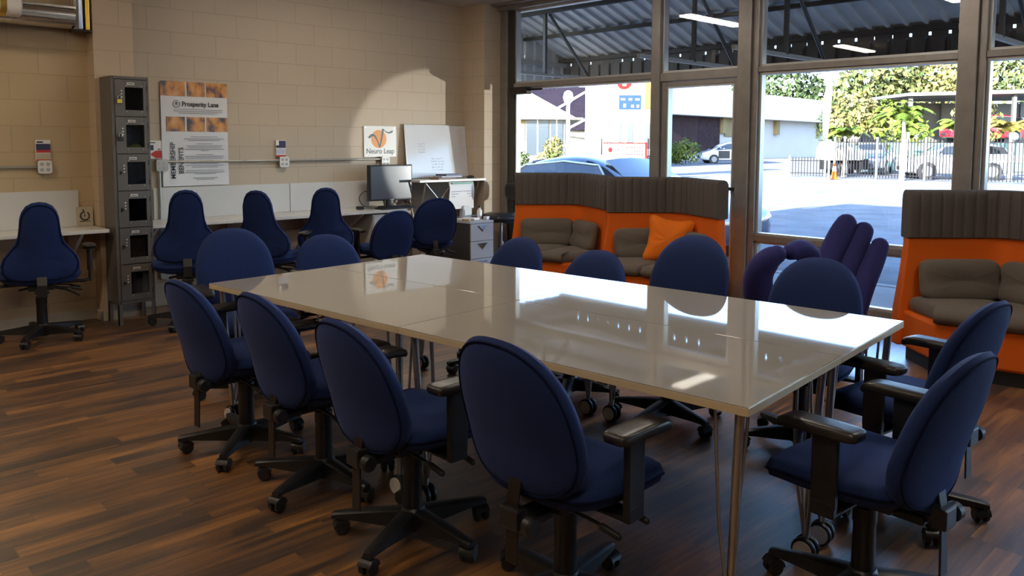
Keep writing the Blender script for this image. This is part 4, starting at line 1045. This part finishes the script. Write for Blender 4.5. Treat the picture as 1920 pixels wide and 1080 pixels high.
KINDS_ = {
 'sedan': dict(L=4.75, W=.91, st=[(-2.37, .74, .78, .80, .6), (-2.25, .84, .92, .95, .66), (-1.75, .90, .99, 1.03, .70), (-1.0, .91, .97, 1.36, .60), (-.25, .91, .95, 1.445, .62), (.35, .91, .93, 1.40, .61), (1.02, .91, .95, 1.01, .72), (1.7, .89, .88, .92, .70), (2.2, .82, .74, .79, .62), (2.37, .70, .62, .66, .5)], cab=(2, 6), wb=1.42, wr=.33),
 'suv': dict(L=4.8, W=.95, st=[(-2.4, .80, 1.0, 1.06, .66), (-2.3, .88, 1.10, 1.25, .70), (-1.9, .94, 1.12, 1.62, .68), (-1.0, .95, 1.10, 1.72, .68), (-.1, .95, 1.08, 1.73, .68), (.55, .95, 1.06, 1.64, .66), (1.25, .95, 1.08, 1.14, .76), (1.9, .93, 1.04, 1.08, .74), (2.25, .86, .92, .98, .66), (2.4, .76, .80, .86, .56)], cab=(1, 6), wb=1.42, wr=.37),
 'van': dict(L=5.0, W=.98, st=[(-2.5, .84, 1.0, 1.2, .70), (-2.4, .92, 1.08, 1.66, .72), (-1.6, .97, 1.06, 1.76, .74), (-.6, .98, 1.04, 1.78, .74), (.4, .98, 1.02, 1.72, .72), (1.05, .98, 1.02, 1.40, .72), (1.55, .97, 1.02, 1.08, .78), (2.1, .92, .92, .96, .72), (2.4, .84, .78, .84, .62), (2.5, .74, .68, .74, .5)], cab=(1, 6), wb=1.5, wr=.34),
}
def car(label, kind, paint, loc, rz, cat='car', name='car', group=None):
    K = KINDS_[kind]; t = thing(name, label, cat, loc, rz, group)
    st = K['st']; rings = []
    for y, w, zb, zr, rw in st:
        z0 = .22 if abs(y) < K['L']/2-.2 else .30
        half = [(0, z0), (.90*w, z0), (w*.98, z0+.12), (w, zb-.20), (.975*w, zb), (rw+.02, zr-.05), (rw*.80, zr-.008), (0, zr)]
        if zr-zb < .12: half[5] = (.90*w, zb+(zr-zb)*.55)
        rings.append([(x, y, z) for x, z in half]+[(-x, y, z) for x, z in reversed(half[1:-1])])
    b = MB().loft(rings).build('body', paint, t, smooth=55)
    md = b.modifiers.new('sub', 'SUBSURF'); md.levels = 1; md.render_levels = 2
    c0, c1 = K['cab']
    def sidept(i, f, off=.012):
        y, w, zb, zr, rw = st[i]; x0, z0 = .975*w, zb; x1, z1 = rw+.02, zr-.05
        x = x0+(x1-x0)*f; z = z0+(z1-z0)*f
        return (x+off, y, z)
    for sgn in (-1, 1):
        g = MB()
        lo = [sidept(i, .16) for i in range(c0+1, c1)]; hi = [sidept(i, .86) for i in range(c0+1, c1)]
        y0 = st[c0]; y1 = st[c1]
        a = sidept(c0+1, .16); z_ = sidept(c1-1, .16)
        lo = [(a[0]+.0, a[1]-.42 if kind == 'sedan' else a[1]-.22, a[2])]+lo+[(z_[0]+.0, z_[1]+.42, z_[2])]
        hi = [(hi[0][0], hi[0][1]-.05, hi[0][2])]+hi+[(hi[-1][0], hi[-1][1]+.06, hi[-1][2])]
        n = len(lo)
        out = [(sgn*x, y, z) for x, y, z in lo+hi]
        inn = [(sgn*(x-.03), y, z) for x, y, z in lo+hi]
        g.add(out+inn, [(i, i+1, n+i+1, n+i) for i in range(n-1)]+[(2*n+n+i, 2*n+n+i+1, 2*n+i+1, 2*n+i) for i in range(n-1)]+[(i, 2*n+i, 2*n+i+1, i+1) for i in range(n-1)]+[(n+i, n+i+1, 3*n+i+1, 3*n+i) for i in range(n-1)])
        sw = g.build('side_window', 'cglass', t, smooth=50)
        tr = MB().tube([(sgn*(x+.008), y, z) for x, y, z in [lo[0]]+hi+[lo[-1]]], .016, 6); tr.build('window_trim', 'rim', sw, smooth=50)
        mb = MB(); my = st[c1-1][0]+.30; mx = .97*st[c1-1][1]
        mb.puff(superell(.10, .06, 2.6, 20), (0, 0), .03, .04, lambda x, y, q: (sgn*(mx+.10+x), my+q, st[c1-1][2]+.08+y), 2.4); mb.build('side_mirror', paint, t, smooth=60)
        for yy in (-K['wb'], K['wb']):
            r = K['wr']; W_ = K['W']
            w = MB(); w.lathe([(0, W_-.20), (r*.95, W_-.20), (r, W_-.17), (r, W_-.02), (r*.94, W_+.012), (r*.66, W_+.012), (0, W_+.0)], 26, 'x', (0, yy, r))
            if sgn < 0: w.v = [(-x, y, z) for x, y, z in w.v]
            wh = w.build('wheel', 'tyre', t, smooth=40)
            q = MB()
            q.lathe([(r*.56, W_+.005), (r*.66, W_+.005), (r*.66, W_+.02), (r*.56, W_+.018)], 24, 'x', (0, yy, r)); q.lathe([(0, W_), (r*.14, W_), (r*.14, W_+.022), (0, W_+.022)], 12, 'x', (0, yy, r))
            for k in range(7):
                a = 2*pi*k/7; c_, s_ = cos(a), sin(a); d_ = r*.055
                q.add([(W_+.016, yy+c_*r*.1-s_*d_, r+s_*r*.1+c_*d_), (W_+.016, yy+c_*r*.1+s_*d_, r+s_*r*.1-c_*d_), (W_+.016, yy+c_*r*.6+s_*d_, r+s_*r*.6-c_*d_), (W_+.016, yy+c_*r*.6-s_*d_, r+s_*r*.6+c_*d_)], [(0, 1, 2, 3)])
            if sgn < 0: q.v = [(-x, y, z) for x, y, z in q.v]
            q.build('rim', 'rim', wh, smooth=40)
            MB().lathe([(0, W_-.10), (r*1.16, W_-.10), (r*1.16, W_+.004), (0, W_+.004)], 26, 'x', (0, yy, r)).build('wheel_arch', 'black', t, smooth=40) if sgn > 0 else None
            if sgn < 0:
                a_ = MB().lathe([(0, -W_+.10), (r*1.16, -W_+.10), (r*1.16, -W_-.004), (0, -W_-.004)], 26, 'x', (0, yy, r)); a_.build('wheel_arch', 'black', t, smooth=40)
    def endglass(i0, i1, nm, f0, f1):
        y0, w0, zb0, zr0, rw0 = st[i0]; y1, w1, zb1, zr1, rw1 = st[i1]
        n_ = Vector((0, -(zr1-zr0), (y1-y0))).normalized()
        if n_.z < 0: n_ = -n_
        def P(f, s): return Vector((s*(lerp(rw0*.92, rw1*.86, f)), lerp(y0, y1, f), lerp(zr0, zr1, f)))+n_*.022
        pts = []; S_ = [-1, -.5, 0, .5, 1]
        g = MB(); rows = [[P(f, s)-Vector((0, 0, .03*s*s)) for s in S_] for f in (f0, (f0+f1)/2, f1)]
        g.loft([r+[p-n_*.03 for p in reversed(r)] for r in rows]); g.build(nm, 'cglass', t, smooth=60)
    endglass(c1, c1-1, 'windscreen', .10, .92); endglass(c0, c0+1, 'rear_window', .12, .92)
    yf, wf, zf = st[-1][0], st[-1][1], st[-1][2]; yb, wb_, zb_ = st[0][0], st[0][1], st[0][2]
    for s in (-1, 1):
        MB().puff(superell(.17, .07, 3, 20), (0, 0), .05, .05, lambda x, y, q: (s*(wf*.86)+x, yf-.09+q-.25*abs(x), zf-.03+y), 3).build('head_lamp', 'lampw', t, smooth=60)
        MB().puff(superell(.13, .09, 3, 20), (0, 0), .05, .05, lambda x, y, q: (s*(wb_*.90)+x, yb+.06+q+.25*abs(x), zb_-.06+y), 3).build('tail_lamp', 'lampred', t, smooth=60)
    MB().puff(superell(.36, .09, 5, 24), (0, 0), .03, .03, lambda x, y, q: (x, yf-.02+q, .50+y), 3).build('grille', 'black', t, smooth=60)
    return t
car('dark blue sedan parked right outside the left window, behind the sofa pods', 'sedan', 'car_blue', (9.3, 7.75, GZ), RD(180))
car('pale green car at the lower right corner beyond the last window', 'sedan', 'car_green', (9.75, .55, GZ), RD(180))
SA = SRZ
vn = car('white minivan with its front door open before the long pale building', 'van', 'car_white', S(16.6, 66), SRZ+RD(90+4), 'van', 'minivan')
q_ = MB(); q_.x = Matrix.Translation((-.97, 1.20, 0)) @ Matrix.Rotation(RD(62), 4, 'Z')
q_.box(-.03, .03, -1.05, 0, .38, 1.04).box(-.025, .025, -1.0, -.94, 1.04, 1.50).box(-.025, .025, -.95, -.45, 1.44, 1.50)
q_.build('open_door', 'car_white', vn, bevel=.01)
MB().box(-.99, -.955, .22, 1.15, .42, 1.02).build('door_opening', 'black', vn)
car('silver car behind the iron fence, left of the white one', 'suv', 'car_silver', S(19.3, 45), SRZ+RD(150), group='cars in the fenced lot')
car('white SUV behind the iron fence, showing its front wheel', 'suv', 'car_white', S(20.2, 38.2), SRZ+RD(82), 'car', 'suv', group='cars in the fenced lot')
# fence ------------------------------------------------------------
MT['iron'] = mat('dark_iron', (0.0100, 0.0100, 0.0120), .8, .0, spec=.03)
def fence(p0, p1, h, lab, posts):
    a, b_ = S(*p0), S(*p1); d = b_-a; L = d.length; rz = atan2(d.y, d.x)
    t = thing('iron_fence', lab, 'fence', a, rz)
    for z in (.18, h-.16): MB().box(0, L, -.018, .018, z-.02, z+.02).build('rail', 'iron', t)
    m = MB(); n = int(L/.135)
    for i in range(n+1):
        x = L*i/n; m.box(x-.017, x+.017, -.017, .017, .05, h-.02); m.loft([[(x-.011, -.011, h-.02), (x+.011, -.011, h-.02), (x+.011, .011, h-.02), (x-.011, .011, h-.02)], [(x-.001, -.001, h+.05), (x+.001, -.001, h+.05), (x+.001, .001, h+.05), (x-.001, .001, h+.05)]])
    pk = m.build('pickets', 'iron', t); pk['kind'] = 'stuff'
    for f in posts: MB().box(L*f-.05, L*f+.05, -.05, .05, 0, h+.08).build('post', 'awn_tube', t, bevel=.01)
    return t
fence((14.9, 38.9), (19.2, 34.6), 1.86, 'tall iron picket fence before the parked white cars', (0, .33, .68, 1))
fence((19.35, 34.5), (24.0, 31.0), 1.86, 'tall iron picket fence right of the second post, before the red car', (.62,))
fence((13.1, 40.0), (14.75, 39.2), .95, 'low iron gate left of the traffic cone', (0, 1))
c = spot('traffic_cone', 'orange and white traffic cone at the foot of the fence', 'cone', 14.25, 37.2)
MT['cone_o'] = mat('cone_orange', (0.3750, 0.0600, 0.0100), .5, spec=.05)
MB().box(-.19, .19, -.19, .19, 0, .04).build('foot', 'cone_o', c, bevel=.01); MB().lathe([(.14, .04), (.04, .72), (0, .72)], 18).build('body', 'cone_o', c, smooth=40); MB().lathe([(.112, .22), (.063, .58), (.06, .58), (.10, .22)], 18).build('reflective_band', 'white', c, smooth=40)
# flag
fl = spot('feather_flag', 'tall white feather flag on a dark pole by the fence', 'flag', 13.45, 36.2)
MB().tube([(0, 0, 0), (0, 0, 3.2), (.03, 0, 4.6)], [.055, .045, .02], 8).build('pole', 'awn_tube', fl, smooth=40)
MT['flagw'] = mat('white_flag_cloth', (0.5040, 0.5320, 0.5460), .8)
rings = []
for z, x0, x1 in ((1.9, .0, .02), (2.1, -.16, .05), (2.8, -.22, .10), (3.6, -.20, .16), (4.2, -.08, .17), (4.65, .02, .10), (4.85, .05, .06)):
    rings.append([(x0, -.06, z), ((x0+x1)/2, -.09, z), (x1, -.06, z), (x1, -.05, z), ((x0+x1)/2, -.08, z), (x0, -.05, z)])
MB().loft(rings).build('sail', 'flagw', fl, smooth=50)

# buildings ------------------------------------------------------------
MT['cream_b'] = mat('cream_stucco', (0.2400, 0.2200, 0.1680), .8, noise=.05, nscale=.6); MT['yellow_b'] = mat('yellow_stucco', (0.1375, 0.1045, 0.0385), .8, noise=.06, nscale=.6); MT['white_b'] = mat('white_stucco', (0.3150, 0.3112, 0.3000), .8, noise=.04, nscale=.5)
MT['shingle'] = mat('slate_shingle_roof', (0.0078, 0.0060, 0.0108), .9, noise=.3, nscale=6, spec=.05); MT['bwin'] = mat('grey_blue_window', (0.0250, 0.0325, 0.0400), .15, spec=.7); MT['garage'] = mat('dark_brown_shutter', (0.0275, 0.0175, 0.0200), .9, noise=.4, nscale=4, spec=.05)
MT['teal'] = mat('teal_wall', (0.0640, 0.1320, 0.1200), .8, noise=.15, nscale=1); MT['concrete'] = mat('pale_concrete', (0.2400, 0.2350, 0.2200), .8, noise=.12, nscale=2)
# long white building with a deep fascia, running away to the right
pA, pB = S(10.8, 70), S(37, 99); d = pB-pA; L = d.length; rz = atan2(d.y, d.x)
bl = thing('white_building', 'long white building with a deep plain fascia across the street', 'building', pA, rz)
MB().box(0, L, 0.6, 14, 0, 4.15).build('wall', 'white_b', bl)
MB().box(-.5, L+.4, -.4, 14.5, 4.15, 6.75).build('fascia', 'white_b', bl, bevel=.05)
MB().box(-.1, 13.0, .45, .62, .6, 4.1).build('garage_shutter', 'garage', bl)
for x in (13.6, 25.6, 37.3): MB().box(x-.4, x+.4, .2, .62, 2.6, 4.15).build('pilaster', 'yellow_b', bl)
MB().box(14.1, 17, .50, .62, 2.3, 4.15).build('sign_panel', 'yellow_b', bl)
# bungalow on the left
bu = spot('cream_bungalow', 'cream bungalow with a wide gable across the street at left', 'house', -1.0, 46)
MB().box(-9, 3.55, 0, 8, 0, 3.0).build('wall', 'cream_b', bu)
MB().box(-9, .95, -.06, .02, 1.7, 2.95).build('wall_band', 'yellow_b', bu)
for x0, x1 in ((1.05, 2.3), (2.42, 3.1), (3.2, 3.5)): w_ = MB().box(x0, x1, -.09, .0, .9, 2.9).build('window', 'bwin', bu); MB().box((x0+x1)/2-.03, (x0+x1)/2+.03, -.10, -.085, .9, 2.9).build('mullion', 'white', w_)
MB().loft([[(-9.5, -.7, 2.95), (3.9, -.7, 2.95), (.2, -.7, 4.95), (-9.5, -.7, 4.95)], [(-9.5, -.55, 2.95), (3.9, -.55, 2.95), (.2, -.55, 4.95), (-9.5, -.55, 4.95)]]).build('gable_board', 'cream_b', bu)
MB().loft([[(-9.5, -.7, 2.9), (4.2, -.7, 2.9), (4.2, 8, 2.9), (-9.5, 8, 2.9)], [(-9.5, -.7, 3.0), (4.2, -.7, 3.0), (4.2, 8, 3.0), (-9.5, 8, 3.0)]]).build('eave', 'cream_b', bu)
ho = spot('shingled_house', 'house with slate shingle roof and white trim behind the street lamp', 'house', 3.1, 64)
MB().box(-3, 3.2, 0, 7, 0, 2.6).build('wall', 'cream_b', ho)
MB().loft([[(-4, -.5, 2.6), (3.6, -.5, 2.6), (3.6, 7.5, 2.6), (-4, 7.5, 2.6)], [(-3.0, 3.2, 6.2), (3.2, 3.2, 6.2), (3.2, 3.8, 6.2), (-3.0, 3.8, 6.2)]]).build('roof', 'shingle', ho)
tr = [((-3.4, .2), (-1.0, 1.9)), ((-2.6, .5), (2.2, 3.4)), ((.4, .2), (3.3, 1.7)), ((-3.2, .1), (1.9, -.45))]
for (x0, q0), (x1, q1) in tr:
    f = lambda q: (-.5+3.7*q/3.6-.06, 2.6+q)
    a_, b_ = f(q0), f(q1); MB().tube([(x0, a_[0]-.02, a_[1]), (x1, b_[0]-.02, b_[1])], .10, 6).build('roof_trim', 'white', ho)
# street lamp
sl = spot('street_lamp', 'white globe street lamp standing behind the parked sedan', 'street lamp', 1.57, 30)
MB().lathe([(.11, 0), (.11, .3), (.075, .35), (.065, 3.0), (.09, 3.05), (0, 3.05)], 14).build('pole', 'white', sl, smooth=40); MB().lathe([(.06, 3.05), (.15, 3.12), (.19, 3.28), (.15, 3.45), (.05, 3.52), (0, 3.52)], 18).build('globe', 'white', sl, smooth=60); MB().box(-.2, .2, -.03, .03, 1.45, 1.52).build('cross_arm', 'white', sl)
# sign tower and the shop behind it
tw = spot('sign_tower', 'white sign tower with a round red sign and a blue board', 'sign', 2.85, 36)
MB().box(0, 1.30, 0, .7, 0, 5.8).build('tower', 'white_b', tw, bevel=.02)
rd_ = MB().lathe([(0, -.10), (.34, -.10), (.34, -.02), (0, -.02)], 32, 'y', (1.50, 0, 4.30)).build('round_sign', MT['red_sign'] if 'red_sign' in MT else mat('red_sign_face', (0.1320, 0.0066, 0.0055), .5, spec=.05), tw, smooth=40)
MB().lathe([(0, -.125), (.09, -.125), (.09, -.105), (0, -.105)], 20, 'y', (1.50, 0, 4.36)).box(1.42, 1.58, -.125, -.105, 4.12, 4.32).build('white_figure', 'white', rd_)
MT['blue_sign'] = mat('blue_sign_face', (0.0110, 0.0248, 0.0770), .5, spec=.05)
bs = MB().box(1.28, 2.26, -.06, .02, 3.08, 3.72).build('blue_board', 'blue_sign', tw)
for x0, x1, z0, z1 in ((1.32, 1.58, 3.46, 3.62), (1.66, 1.90, 3.46, 3.62), (1.96, 2.22, 3.46, 3.62), (1.44, 1.62, 3.14, 3.38), (1.78, 1.98, 3.14, 3.34), (2.02, 2.2, 3.14, 3.34)): MB().box(x0+.04, x1-.04, -.085, -.06, z0+.03, z1-.05).build('letter_block', 'white', bs, bevel=.01)
MB().box(.62, .82, -.012, 0, 3.02, 3.12).build('magenta_patch', mat('magenta_print', (.5, .1, .35), .5), tw)
MB().loft([[(.02, -.02, 4.9), (.10, -.02, 4.9), (.26, -.02, 4.0), (.20, -.02, 3.75)], [(.02, 0, 4.9), (.10, 0, 4.9), (.26, 0, 4.0), (.20, 0, 3.75)]]).build('red_curve', 'red', tw)
sp_ = spot('cream_shop', 'cream shop with tall dark windows behind the sign tower', 'building', 5.0, 54)
MB().box(-.45, 3.85, 0, 8, 0, 6.5).build('wall', 'cream_b', sp_)
for x0, x1, z0 in ((.3, .75, .9), (1.05, 1.35, .9), (1.75, 2.15, .4), (3.0, 3.3, 1.2)): w_ = MB().box(x0, x1, -.05, .02, z0, 2.9).build('window', 'bwin', sp_); MB().box(x0-.05, x1+.05, -.08, .0, z0-.08, z0).build('sill', 'white', w_)
MT['orange_st'] = mat('rust_orange_panel', (0.2750, 0.1250, 0.0250), .6, spec=.05)
MB().box(2.9, 3.4, -.1, .02, 3.9, 5.6).build('hanging_panel', 'orange_st', sp_, bevel=.02)
bn = spot('vinyl_banner', 'white vinyl banner with red edging tied to the fence across the street', 'banner', 3.4, 35.5); bn.location.z += .5
MT['red_pale'] = mat('red_banner_print', (0.085, 0.006, 0.006), .6, spec=.05)
MB().box(0, 1.95, -.02, .0, .35, 1.12).build('sheet', 'white', bn)
e = MB()
for i in range(24): e.add([(i*.0812, -.025, 1.12), ((i+1)*.0812, -.025, 1.12), ((i+.5)*.0812, -.025, 1.01)], [(0, 1, 2)])
e.box(0, 1.95, -.028, -.02, 1.08, 1.13); e.box(1.84, 1.95, -.028, -.02, .40, 1.1); e.build('red_edging', 'red_pale', bn)
e = MB()
for r_ in range(3):
    for i in range(7): e.box(1.0+i*.115, 1.08+i*.115, -.026, -.02, .88-.15*r_, .93-.15*r_)
e.build('print_marks', 'red_pale', bn)
MB().puff(superell(.10, .12, 2.2, 20), (0, 0), .01, .01, lambda x, y, q: (.32+x, -.024-q, .80+y), 2).build('red_motif', 'red_pale', bn); MB().box(.62, .72, -.028, -.02, .72, .86).build('dark_motif', 'ink', bn)
for x in (-.05, 2.0): MB().box(x-.03, x+.03, -.0, .05, -.5, 1.3).build('post', 'iron', bn)

# carport deck with red cars
cp = spot('carport', 'dark steel carport sheltering a red car behind the palms', 'carport', 27.5, 52)
MB().loft([[(-4.2, -2.5, 4.75), (7.5, -6.5, 4.95), (7.5, -6.5, 4.70), (-4.2, -2.5, 4.55)], [(-4.2, 5, 4.75), (7.5, 5, 4.95), (7.5, 5, 4.70), (-4.2, 5, 4.55)]]).build('roof', 'darkgrey', cp)
for x, y in ((-3.8, -2), (1.5, -3.8), (7, -5.8), (-3.8, 4.5), (1.5, 4.5), (7, 4.5)): MB().box(x-.1, x+.1, y-.1, y+.1, 0, 4.6).build('post', 'awn_tube', cp)
MB().box(-4.2, 7.5, 4.8, 5.0, 0, 4.5).build('rear_wall', 'darkgrey', cp)
dk_ = spot('parking_deck', 'raised teal and concrete deck carrying the red car', 'parking deck', 27.0, 50)
MB().box(-6.4, 8, -1.5, 6.5, 0, 1.75).build('deck', 'teal', dk_, bevel=.03); MB().box(-6.4, 8, -1.6, -1.5, .55, 1.0).build('ledge', 'concrete', dk_)
car('red car on the raised deck beneath the carport, split by the second window post', 'suv', 'car_red', S(28.6, 50.6, GZ+1.76), SRZ+RD(86))
tp_ = spot('covered_boat', 'cream tarpaulin-covered boat on a trailer behind the fence', 'boat', 16.2, 41.5)
MT['tarp'] = mat('cream_tarpaulin', (0.4200, 0.3960, 0.3000), .8, noise=.08, nscale=3)
rings = []
for x, w, zt in ((-1.0, .75, 1.60), (-.9, .9, 1.75), (0, .95, 1.72), (.7, .7, 1.5), (1.2, .35, 1.25), (1.4, .08, 1.12)): rings.append([(x, -w, .80), (x, -w*.95, zt-.25), (x, -w*.4, zt), (x, w*.4, zt), (x, w*.95, zt-.25), (x, w, .80)])
MB().loft(rings).build('cover', 'tarp', tp_, smooth=50); MB().box(-.9, 1.2, -.5, .5, .3, .85).build('trailer', 'iron', tp_)
for y in (-.7, .7): MB().lathe([(0, -.09), (.30, -.09), (.30, .09), (0, .09)], 20, 'y', (-.2, y, .30)).build('wheel', 'tyre', tp_, smooth=40)

# plants ------------------------------------------------------------
def leaf_mat(name, c, c2): 
    m, t, b = nodes(name); N = t.nodes.new
    tc_ = N('ShaderNodeTexCoord'); n = N('ShaderNodeTexNoise'); n.inputs['Scale'].default_value = 1.3; n.inputs['Detail'].default_value = 5; t.links.new(tc_.outputs['Object'], n.inputs['Vector'])
    r = N('ShaderNodeValToRGB'); r.color_ramp.elements[0].position = .38; r.color_ramp.elements[0].color = (*c, 1); r.color_ramp.elements[1].position = .62; r.color_ramp.elements[1].color = (*c2, 1)
    t.links.new(n.outputs['Fac'], r.inputs[0]); t.links.new(r.outputs[0], b.inputs['Base Color']); b.inputs['Roughness'].default_value = .7; b.inputs['Specular IOR Level'].default_value = .15; return m
MT['leaf_a'] = leaf_mat('olive_leaves', (0.0198, 0.0336, 0.0102), (0.0714, 0.0750, 0.0240)); MT['leaf_b'] = leaf_mat('yellow_leaves', (0.0438, 0.0552, 0.0120), (0.1230, 0.0990, 0.0354)); MT['leaf_c'] = leaf_mat('dark_leaves', (0.0078, 0.0168, 0.0066), (0.0300, 0.0438, 0.0138)); MT['palm'] = leaf_mat('palm_fronds', (0.0318, 0.0594, 0.0060), (0.0834, 0.1092, 0.0156)); MT['palm_y'] = leaf_mat('yellowing_fronds', (0.0792, 0.0714, 0.0120), (0.1290, 0.0990, 0.0240))
MT['bark'] = mat('grey_bark', (0.1000, 0.0800, 0.0600), .9, noise=.3, nscale=8); MT['palm_trunk'] = mat('pale_palm_trunk', (0.2500, 0.2350, 0.2100), .8, noise=.2, nscale=10)
def blob_leaves(mb, c, r, n, s, rnd):
    for _ in range(n):
        d = Vector((rnd.gauss(0, 1), rnd.gauss(0, 1), rnd.gauss(0, 1))).normalized(); q = rnd.uniform(.62, 1.02)
        p = Vector(c)+Vector((d.x*r[0]*q, d.y*r[1]*q, d.z*r[2]*q))
        a = (d+Vector((rnd.gauss(0, .5), rnd.gauss(0, .5), rnd.gauss(0, .5)+.3))).normalized(); t1 = a.orthogonal().normalized(); t1 = (Matrix.Rotation(rnd.uniform(0, 6.3), 3, a) @ t1); t2 = a.cross(t1); ss = s*rnd.uniform(.6, 1.3)
        mb.add([p-t1*ss, p+t2*ss*.5, p+t1*ss, p-t2*ss*.5], [(0, 1, 2, 3)])
def tree(label, l, D, crowns, m, trunk_h, seed, s=.28, n=260, group='trees behind the lot'):
    rnd = random.Random(seed); t = spot('tree', label, 'tree', l, D, group)
    mb = MB()
    for c, r in crowns: blob_leaves(mb, c, r, int(n*r[0]*r[2]), s, rnd)
    mb.build('foliage', m, t)
    tk = MB(); tk.tube([(0, 0, 0), (.1, 0, trunk_h*.5), (0, 0, trunk_h)], [.30, .24, .16], 10)
    for c, r in crowns: tk.tube([(0, 0, trunk_h*.7), ((c[0])*.5, c[1]*.5, (c[2]+trunk_h)/2), c], [.13, .09, .04], 8)
    tk.build('trunk', 'bark', t, smooth=50)
tree('dark green tree behind the end of the long white building', 38.5, 121, [((0, 0, 10.5), (6.3, 3, 3.6)), ((4.5, 0, 8), (4.6, 3, 3.4)), ((-4.5, 1, 9.4), (3.5, 2, 2.1)), ((1.7, -1, 6.5), (4, 2, 3.2))], 'leaf_c', 6, 1, .5, 34)
tree('olive tree rising right of the feather flag', 31.5, 72, [((0, 0, 8.0), (3.6, 3, 3.0)), ((-2.6, 0, 6.0), (2.6, 2, 2.2)), ((2, 0, 5.6), (2.8, 2, 2.6))], 'leaf_a', 4.5, 2, .34, 62)
tree('broad yellow-green tree above the carport roof', 36.5, 74, [((0, 0, 8.2), (4.4, 3, 3.0)), ((-3.2, -1, 7.6), (2.6, 2, 2.4)), ((3.2, 0, 8.0), (3, 2, 2.4)), ((0, -2, 6), (4, 2, 2))], 'leaf_b', 4.5, 3, .34, 62)
tree('green tree above the carport beyond the second window post', 47, 74, [((0, 0, 8.2), (5, 3, 3.0)), ((-4.2, -1, 8.0), (3, 2, 2.6)), ((4, 0, 8.0), (3.4, 2, 2.6)), ((0, -2, 6), (5, 2, 2))], 'leaf_a', 4.5, 4, .34, 52)
tree('yellowish round shrub tree behind the covered boat', 20.2, 50, [((0, 0, 3.5), (1.7, 1.4, 1.3)), ((-.9, 0, 2.8), (1.0, 1, .9)), ((1.2, -.2, 3.0), (1.1, 1, 1.0))], 'leaf_b', 2.0, 5, .2, 210, 'shrubs along the street')
tree('dark bushy tree between the building end and the boat', 20.4, 53, [((0, 0, 2.8), (1.4, 1.2, 1.5)), ((1.4, 0, 3.4), (1.3, 1, 1.2))], 'leaf_c', 1.6, 6, .2, 200, 'shrubs along the street')
tree('round yellow shrub behind the white SUV', 25.0, 45, [((0, 0, 3.2), (1.3, 1, 1.1)), ((.5, 0, 2.4), (1, .8, .8))], 'leaf_b', 2, 8, .2, 200, 'shrubs along the street')
tree('bright bushy shrub tree between the silver car and the carport', 22.3, 49, [((0, 0, 3.0), (1.5, 1, 1.5)), ((1.2, 0, 2.4), (1.1, .8, 1.0))], 'palm', 2.0, 31, .2, 190, 'shrubs along the street')
def bush(label, l, D, crowns, m, seed, s, n):
    rnd = random.Random(seed); t = spot('shrub', label, 'shrub', l, D, 'shrubs along the street'); mb = MB()
    for c, r in crowns: blob_leaves(mb, c, r, n, s, rnd)
    mb.build('foliage', m, t); MB().tube([(0, 0, 0), (0, 0, crowns[0][0][2])], .05, 6).build('stem', 'bark', t)
bush('bright yellow-green hedge bush beside the minivan', 12.3, 62, [((0, 0, 1.0), (1.3, 1, 1.0)), ((-.9, 0, .8), (.7, .6, .8))], 'palm', 11, .16, 420)
bush('shrub with pale orange flowers left of the street lamp pole', 1.15, 33, [((0, 0, 1.35), (.42, .4, .55)), ((-.25, 0, .8), (.6, .5, .5))], 'leaf_b', 12, .09, 420)
bush('low green shrub at the left edge of the big window', -.15, 33, [((0, 0, .75), (.42, .4, .55)), ((.6, 0, .4), (.6, .4, .35))], 'leaf_a', 13, .09, 420)
bush('small green shrub at the right end of the banner', 5.65, 36.5, [((0, 0, .6), (.3, .3, .5))], 'leaf_a', 14, .09, 300)
def palm(label, l, D, h, n, L, seed, m='palm'):
    rnd = random.Random(seed); t = spot('palm_tree', label, 'palm tree', l, D, 'young palms by the fence')
    MB().tube([(0, 0, 0), (.04, 0, h*.5), (0, 0, h)], [.13, .10, .07], 10).build('trunk', 'palm_trunk', t, smooth=50)
    for k in range(n):
        a = 2*pi*k/n+rnd.uniform(-.2, .2); lift = rnd.uniform(.7, 1.45); mb = MB(); pts = []
        for i in range(9):
            q = i/8; r_ = L*q*cos(lift*.6); z = h+L*(sin(lift)*q*1.15-.80*q*q)
            pts.append(Vector((cos(a)*r_, sin(a)*r_, z)))
        mb.tube(pts, [.02*(1-q/10) for q in range(9)], 5)
        for i in range(1, 9):
            for f in (0, .25, .5, .75):
                p = pts[i-1].lerp(pts[i], f); d_ = (pts[i]-pts[i-1]).normalized(); sd = d_.cross(Vector((0, 0, 1))).normalized(); ll = L*.30*(1-(i/9)**2*.6)
                for s_ in (-1, 1):
                    e = p+sd*s_*ll+d_*ll*.6-Vector((0, 0, ll*.35)); mb.add([p-d_*.03, p+d_*.05, e], [(0, 1, 2)])
        mb.build('frond', m, t)
palm('young palm with a pale trunk in front of the silver car', 16.9, 36.2, 2.7, 18, 1.5, 21)
palm('young palm left of the second window post, before the white SUV', 18.35, 34.2, 2.2, 18, 1.25, 22)
palm('small palm between the flag and the pale-trunked palm', 15.6, 39.5, 2.0, 16, 1.25, 23)
palm('yellowing palm seen right of the second window post', 21.9, 36.5, 2.2, 18, 1.3, 24, 'palm_y')
palm('young palm in the middle of the fenced lot, behind the white SUV', 20.8, 44, 2.3, 17, 1.2, 25)
sp2 = spot('gate_pillar', 'pale pillar with a green plate at the right frame edge', 'pillar', 19.7, 31.4)
MB().box(0, .5, 0, .4, 0, 3.7).build('pillar', 'white_b', sp2, bevel=.02); MB().box(.12, .5, -.03, 0, 2.3, 2.6).build('green_plate', 'green_print', sp2)
